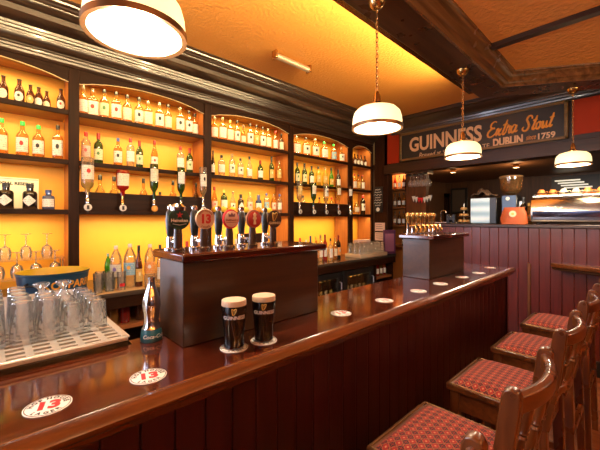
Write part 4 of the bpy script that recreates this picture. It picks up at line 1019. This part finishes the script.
MB().tube([(0, 0, 0), (0, 0, .26)], .006, 8).build('post', STEEL, t)
for k_, z in enumerate((.012, .09, .17)): MB().lathe([(.085-.02*k_, z), (.09-.02*k_, z+.006), (.0001, z+.008)], 20).build('tier', STEEL, t)
for k_, z in enumerate((.021, .099, .179)):
    mb = MB()
    for q in range(6):
        a = q*PI/3; R_ = .055-.016*k_; mb.lathe([(.018, 0), (.022, .012), (.012, .028), (.0001, .03)], 10, Matrix.Translation((R_*math.cos(a), R_*math.sin(a), z)))
    mb.build('pastries', pm('pastry', (.55, .32, .12), .6), t)
# small tap spout and tray at left end of hatch
t = thing('steel_sink_tray', (ct(447, 4.5), 4.52, CW), 'flat steel tray lying on the hatch top left of pastries', 'tray')
MB().box((-.20, -.12, 0), (.16, .12, .02)).build('tray_pan', STEEL, t, bevel=.006)
t = thing('hatch_tap', (ct(441, 4.6), 4.6, CW), 'slim chrome swan neck tap at left end of the hatch', 'tap')
MB().tube(catmull([(0, 0, 0), (0, 0, .13), (.02, 0, .17), (.06, 0, .17), (.07, 0, .14)], 5), .008, 8).build('neck', CHROME, t); MB().lathe([(.02, 0), (.018, .02), (.01, .03)], 14).build('base', CHROME, t)
t = thing('letter_stand', (-1.77, YH+.16, CW), 'small black letter M ornament above the further tap box', 'ornament'); 
mb = MB(); mb.add(*text_geo('M', .14, bold=.008, depth=.02), basis((1,0,0), (0,0,1), (0, 0, .055))); mb.build('letter', BLACK, t)

# alcove left of the brown panel: small lit shelf and hanging glasses
xa_, xb_ = xon(388, 5.3), xon(407, 5.3)
al = thing('alcove_shelf', ((xa_+xb_)/2, 5.32, 0), 'small orange lit alcove shelving past the end of the bottle bays', 'shelving')
w = (xb_-xa_)/2
MB().box((-w, .12, 0), (w, .15, 2.4)).build('back', ORNG, al); MB().box((-w-.02, -.08, 0), (-w, .15, 2.4)).build('side', WDZ, al); MB().box((w, -.08, 0), (w+.02, .15, 2.4)).build('side', WDZ, al)
for z in (1.0, 1.36, 1.68, 2.0): MB().box((-w, -.08, z), (w, .12, z+.03)).build('shelf', SHELFW, al)
for z, k_ in ((1.03, 2), (1.39, 4), (1.71, 4), (2.03, 4)):
    for j in range(k_):
        bottle('slim', .24, .030, ('amber', 'red', 'clear', 'brown')[(j+int(z*10)) % 4], 'black', 'white', (al.location.x-w+.06+j*(2*w-.12)/max(k_-1, 1), 5.30, z+.0005),
               'small bottle in the far alcove, %s from left on %s shelf' % (ORD[j], {1.03: 'lowest', 1.39: 'second', 1.71: 'third', 2.03: 'top'}[z]), 'bottles in the far alcove', rz=-PI/2, name='liqueur_bottle')
area('alcove_light', (al.location.x, 5.27, 2.36), (math.radians(25), 0, 0), .3, .04, 5, (1, .55, .22))
gx0, gx1 = xon(408.5, 5.0), xon(430, 5.0)
gr = thing('hanging_glass_rack', ((gx0+gx1)/2, 5.02, 2.22), 'dark rack with hanging stemmed glasses below the sign wall', 'rack')
w = (gx1-gx0)/2
MB().box((-w, -.09, 0), (w, .09, .03)).build('board', WDX, gr)
for j in range(5): MB().box((-w+.01+j*(2*w-.02)/4-.004, -.09, -.02), (-w+.01+j*(2*w-.02)/4+.004, .09, 0)).build('rail', STEEL, gr)
HG = MB().lathe([(.034, -.20), (.041, -.17), (.041, -.145), (.030, -.11), (.008, -.095), (.0045, -.085), (.0045, -.015), (.012, -.010), (.035, -.004), (.0001, 0)], 18, capb=False).mesh('wine_glass', G_TUMB)
for i in range(2):
    for j in range(5):
        o = link('wine_glass', HG, None, (gr.location.x-w+.05+j*(2*w-.1)/4, 4.975+.085*i, 2.218)); tag(o, 'stemmed glass hanging from the far rack, %s from left in %s row' % (ORD[j], ['front', 'rear'][i]), 'glass', 'hanging stemmed glasses')
t = thing('red_white_garland', ((gx0+gx1)/2, 5.095, 1.86), 'red and white bunting cluster on brown panel below hanging glasses', 'decoration')
mb = MB(); mr = MB()
for j in range(7):
    M = Matrix.Translation((-w+.04+j*(2*w-.08)/6, 0, -.05-.03*math.sin(j*PI/6)))
    (mr if j in (2, 3) else mb).prism([(-.03, .06), (.03, .06), (.0, -.03)], -.006, .006, axis=1, M=M)
mb.build('white_flags', WHITE, t); mr.build('red_flags', RED, t); MB().tube([(-w+.01, 0, .01), (0, 0, -.02), (w-.01, 0, .01)], .004, 6).build('cord', INK, t)

# ------------------------------------------------------------------ painted sign
sx0, sx1 = -2.79, -.65; sz0, sz1 = 2.425, 2.872
sg = thing('painted_sign', ((sx0+sx1)/2, YS-.035, (sz0+sz1)/2), 'long black painted pub sign with cream and orange lettering above the hatch', 'sign')
W, Hh = (sx1-sx0)/2, (sz1-sz0)/2
MB().box((-W, -.005, -Hh), (W, .03, Hh)).build('board', pm('sign_black', (.030, .022, .016), .4), sg)
fr = MB(); b_ = .035
fr.box((-W, -.02, Hh-b_), (W, .0, Hh)); fr.box((-W, -.02, -Hh), (W, .0, -Hh+b_)); fr.box((-W, -.02, -Hh), (-W+b_, .0, Hh)); fr.box((W-b_, -.02, -Hh), (W, .0, Hh))
fr.build('frame', wood('gold_frame', (.14, .075, .022), (.24, .14, .045), .35, axis=0), sg, bevel=.006)
SC = pm('sign_cream', (.78, .50, .28), .45); SO = pm('sign_orange', (.85, .34, .05), .45)
cx = sg.location.x
def S_(px): return xon(px, YS-.04)-cx
def sz(px, py): dx, dy = ray(px); k = (YS-.04)/dy; return CAMZ+(219-py)*k/FPX-sg.location.z
def fit_text(body, pxa, pxb, pyc, hpx, mat, name, **kw):
    """lettering scaled to run from one end to the other on the sign board"""
    v, f = text_geo(body, 1.0, **kw)
    x0 = min(p[0] for p in v); x1 = max(p[0] for p in v); y0 = min(p[1] for p in v); y1 = max(p[1] for p in v)
    xa, xb = S_(pxa), S_(pxb); pm_ = (pxa+pxb)/2; zc = sz(pm_, pyc); hh = sz(pm_, pyc-hpx/2)-sz(pm_, pyc+hpx/2)
    vs = [(xa+(p[0]-x0)/(x1-x0)*(xb-xa), -.0075-.002*(p[2] > 0), zc+((p[1]-y0)/(y1-y0)-.5)*hh) for p in v]
    return MB().add(vs, f).build(name, mat, sg)
fit_text('GUINNESS', 409.5, 482, 139, 15.5, SC, 'lettering', bold=.03)
fit_text('Brewed at', 419, 441, 154, 5.5, SC, 'lettering', shear=.3)
fit_text("ST. JAMES'S GATE", 443, 489.5, 149.3, 5.5, SC, 'lettering')
fit_text('DUBLIN', 493, 523, 140.8, 8.3, SC, 'lettering', bold=.05)
fit_text('since', 526, 536, 137.2, 5, SO, 'lettering', shear=.35)
fit_text('1759', 538, 555.5, 135.3, 6.3, SC, 'lettering', bold=.035)
# brush script, drawn stroke by stroke (x right, y up, letter height 1)
STR = {'E': [[(.62,.92),(.45,1.0),(.22,.88),(.20,.66),(.40,.55),(.52,.56),(.30,.53),(.06,.36),(.04,.12),(.25,0),(.55,.10),(.68,.28)]],
       'x': [[(0,.08),(.08,.42),(.18,.44),(.22,.2),(.32,.0),(.44,.1)], [(.42,.46),(.22,.22),(.02,.0)]],
       't': [[(.12,.12),(.26,.5),(.38,.95)], [(.26,.5),(.14,.12),(.22,0),(.38,.12)], [(.08,.62),(.46,.68)]],
       'r': [[(0,.08),(.12,.5),(.16,.56),(.2,.44),(.34,.46),(.26,.2),(.3,0),(.44,.1)]],
       'a': [[(.40,.42),(.22,.5),(.06,.3),(.06,.06),(.2,0),(.36,.2),(.42,.46),(.36,.12),(.42,0),(.56,.1)]],
       'S': [[(.72,.78),(.66,.98),(.42,1.0),(.28,.80),(.40,.58),(.52,.34),(.42,.06),(.16,0),(.0,.16),(.1,.3)]],
       'o': [[(.26,.48),(.08,.36),(.06,.08),(.22,0),(.38,.16),(.38,.40),(.26,.48),(.36,.40),(.54,.44)]],
       'u': [[(0,.3),(.1,.46),(.08,.12),(.16,0),(.3,.12),(.42,.46)], [(.42,.46),(.38,.1),(.46,0),(.58,.1)]]}
def script(word, pxa, pxb, base_a, base_b, hpx):
    mb = MB(); adv = {'E': .66, 'x': .42, 't': .36, 'r': .40, 'a': .52, 'S': .74, 'o': .50, 'u': .54}
    tot = sum(adv[c] for c in word); q = 0
    for c in word:
        for s in STR[c]:
            pts = []
            for p in catmull([(x, y, 0) for x, y in s], 5):
                t = (q+p.x+.18*p.y)/tot; px = pxa+(pxb-pxa)*t; py = base_a+(base_b-base_a)*t-hpx*p.y
                pts.append((S_(px), -.009, sz(px, py)))
            n = len(pts); mb.tube(pts, [.0075+.0065*math.sin(PI*i/max(n-1, 1)) for i in range(n)], 5, flat=1)
        q += adv[c]
    return mb.build('script_lettering', SO, sg)
script('Extra', 487, 517, 138, 131.5, 14.5); script('Stout', 522, 552, 131.5, 126, 14)

# ------------------------------------------------------------------ pendant lamps
PEND = None
def pendant(x_, y_, label, ceilz, power=36):
    global PEND
    zr = 2.045 if y_ < 1 and x_ < -1.04 else 2.01
    drop = ceilz-zr
    def canopy_chain(t):
        MB().lathe([(.012, drop-.05), (.03, drop-.04), (.045, drop-.018), (.05, drop-.001)], 20).build('canopy', BRASS, t)
        mb = MB(); z = .205; k_ = 0
        while z < drop-.06:
            a = PI/2*(k_ % 2); pts = []
            for q in range(8):
                th = 2*PI*q/8; r_ = .007*math.cos(th); pts.append((r_*math.cos(a), r_*math.sin(a), z+.0145+.0145*math.sin(th)))
            mb.tube(pts, .0026, 5, True); z += .0235; k_ += 1
        mb.build('chain', BRASS, t)
    t = thing('pendant_lamp', (x_, y_, zr), label, 'lamp', 'pendant lamps over the bar')
    if PEND is None:
        R = .135
        sh_ = MB().lathe([(R, .0), (R+.003, .03), (R, .06), (R*.94, .088), (R*.78, .110), (R*.48, .122), (.035, .126), (.030, .124), (R*.46, .118), (R*.75, .105), (R*.90, .083), (R-.005, .056), (R-.003, .03), (R-.006, .0)], 40, capb=False, capt=False).mesh('shade', LAMPW)
        bd_ = MB().lathe([(R-.008, -.004), (R+.007, -.006), (R+.008, .012), (R+.004, .014), (R+.003, .0)], 40, capb=False, capt=False).mesh('rim_band', BRONZE)
        cp_ = MB().lathe([(.036, .122), (.038, .135), (.022, .15), (.018, .185), (.008, .21)], 20).mesh('gallery', BRASS)
        bu_ = MB().lathe([(.012, .118), (.014, .09), (.032, .065), (.036, .048), (.028, .026), (.0001, .016)][::-1], 18).mesh('bulb', BULB)
        PEND = (sh_, bd_, cp_, bu_)
    for nm_, me in zip(('shade', 'rim_band', 'gallery', 'bulb'), PEND): link(nm_, me, t)
    canopy_chain(t)
    l = bpy.data.lights.new('pendant_bulb', 'POINT'); l.energy = power; l.color = (1, .83, .60); l.shadow_soft_size = .05
    lo = bpy.data.objects.new('pendant_bulb_light', l); C.objects.link(lo); lo.location = (x_, y_, zr-.03)
    return t
pendant(-1.05, .320, 'large glowing dome pendant lamp nearest the camera, top left', BZ)
pendant(-1.065, 1.605, 'glowing dome pendant lamp second along the bar, in middle of picture', BZ)
pendant(-1.07, 2.87, 'glowing dome pendant lamp before the sign, over further tap box', BZ)
pendant(-.505, 4.05, 'glowing dome pendant lamp at far right above coffee machine', BZ)
# pendants added for fill light, unseen behind and beside the photographer
for n, (x_, y_) in enumerate(((-1.0, -1.2), (1.6, -.6), (1.6, 1.6), (1.5, 3.4))):
    pendant(x_, y_, ['added dome pendant lamp over the bar behind the camera', 'added dome pendant lamp out in the room, nearest the window', 'added dome pendant lamp out in the room, middle one', 'added dome pendant lamp out in the room by the boarded wall'][n], BZ if x_ < 0 else BZ+.088, 9)
# added cove strip behind the dropped beam, put there to brighten the orange ceiling
cv = thing('added_cove_light', (-1.23, .8, 2.80), 'added unseen warm cove strip along the back of the dropped beam', 'light fitting')
MB().box((-.05, -3.6, -.02), (.028, 2.8, -.005)).build('channel', BRASS, cv); MB().box((-.03, -3.58, -.005), (.0, 2.78, .004)).build('strip', pm('added_cove_strip', (1, .9, .7), .4, emit=(1, .7, .34), es=3), cv)
area('added_cove_glow', (-1.26, .6, 2.82), (0, math.radians(112), 0), .04, 6.0, 80, (1, .70, .34)).data.spread = math.radians(125)
# unseen uplighter sconces added on the right-hand wall to brighten the coffer
for n, y in enumerate((-1.4, .8, 3.0)):
    t = thing('added_sconce', (3.39, y, 2.1), 'added brass uplighter sconce on right wall, %s' % ['nearest the window', 'middle one', 'nearest the boarded wall'][n], 'wall lamp', 'added uplighters on the right wall')
    MB().lathe([(.03, -.08), (.06, -.02), (.11, .06), (.115, .065), (.10, .06), (.03, -.04), (.0001, -.05)], 20, Matrix.Translation((-.14, 0, 0))).build('bowl', BRASS, t); MB().box((-.06, -.04, -.08), (0, .04, .04)).build('back_plate', BRASS, t)
    l = bpy.data.lights.new('added_sconce_bulb', 'POINT'); l.energy = 480; l.color = (1, .68, .34); l.shadow_soft_size = .05
    lo = bpy.data.objects.new('added_sconce_bulb', l); C.objects.link(lo); lo.location = (3.25, y, 2.13)
# tube fitting on the ceiling
tf = thing('tube_light_fitting', (-2.42, 2.18, CZ), 'short unlit tube light fitting on the orange ceiling', 'light fitting')
MB().tube([(0, -.22, -.045), (0, .22, -.045)], .028, 14).build('tube_cover', pm('dull_silver', (.55, .42, .30), .3, .5), tf)
for q in (-.225, .225): MB().box((-.032, q-.012, -.075), (.032, q+.012, -.001)).build('end_cap', BRASS, tf, bevel=.005)
# ceiling spots and a lit batten fitting in the rear room
for n, (px, py) in enumerate(((453, 172), (516, 167))):
    dx, dy = ray(px); k_ = (2.42-.05-CAMZ)*FPX/(219-py)
    t = thing('ceiling_spot', (dx*k_, dy*k_, 2.42), 'tiny ceiling spotlight in the rear room, %s' % ['left one', 'right one above the grinder'][n], 'spotlight', 'rear room spotlights')
    MB().lathe([(.05, -.06), (.055, -.05), (.04, -.001)], 16).build('can', BRASS, t); MB().lathe([(.0001, -.062), (.042, -.061)], 16).build('lens', pm('spot_lens', (1, .8, .5), .3, emit=(1, .72, .36), es=4), t)
    l = bpy.data.lights.new('spot_glow', 'POINT'); l.energy = 6; l.color = (1, .6, .28); l.shadow_soft_size = .04
    lo = bpy.data.objects.new('spot_glow', l); C.objects.link(lo); lo.location = (dx*k_, dy*k_, 2.25)
t = thing('slatted_wall_light', (xon(569, 8.4), 8.5, CAMZ+34*6.5/FPX), 'bright slatted light strip on far wall above coffee machine', 'wall light')
for k_ in range(4): MB().box((-.24+.05*k_, -.02, .10-.05*k_), (.16+.06*k_, .02, .122-.05*k_)).build('slat', pm('lit_slat', (.9, .9, .9), .4, emit=(1, .90, .66), es=.85), t)
MB().box((-.3, .02, -.12), (.45, .06, .2)).build('backing', BLACK, t)

# ------------------------------------------------------------------ daylight and exposure
area('window_daylight', (-1.45, -3.28, 1.75), (PI/2, 0, 0), 2.2, 1.4, 45, (.74, .80, 1.0))
area('window_daylight', (-3.64, -2.07, 1.75), (0, -PI/2, 0), 1.6, 2.05, 190, (.76, .82, 1.0))
wd = bpy.data.worlds.new('world'); S.world = wd; wd.use_nodes = True
wd.node_tree.nodes['Background'].inputs[0].default_value = (.55, .65, .85, 1); wd.node_tree.nodes['Background'].inputs[1].default_value = .3
vs_ = S.view_settings; vs_.view_transform = 'Standard'; vs_.look = 'None'; vs_.exposure = 0.0; vs_.gamma = 1; vs_.use_curve_mapping = False
S.cycles.max_bounces = 10; S.cycles.transparent_max_bounces = 40; S.cycles.use_denoising = True
S.cycles.sample_clamp_indirect = 4
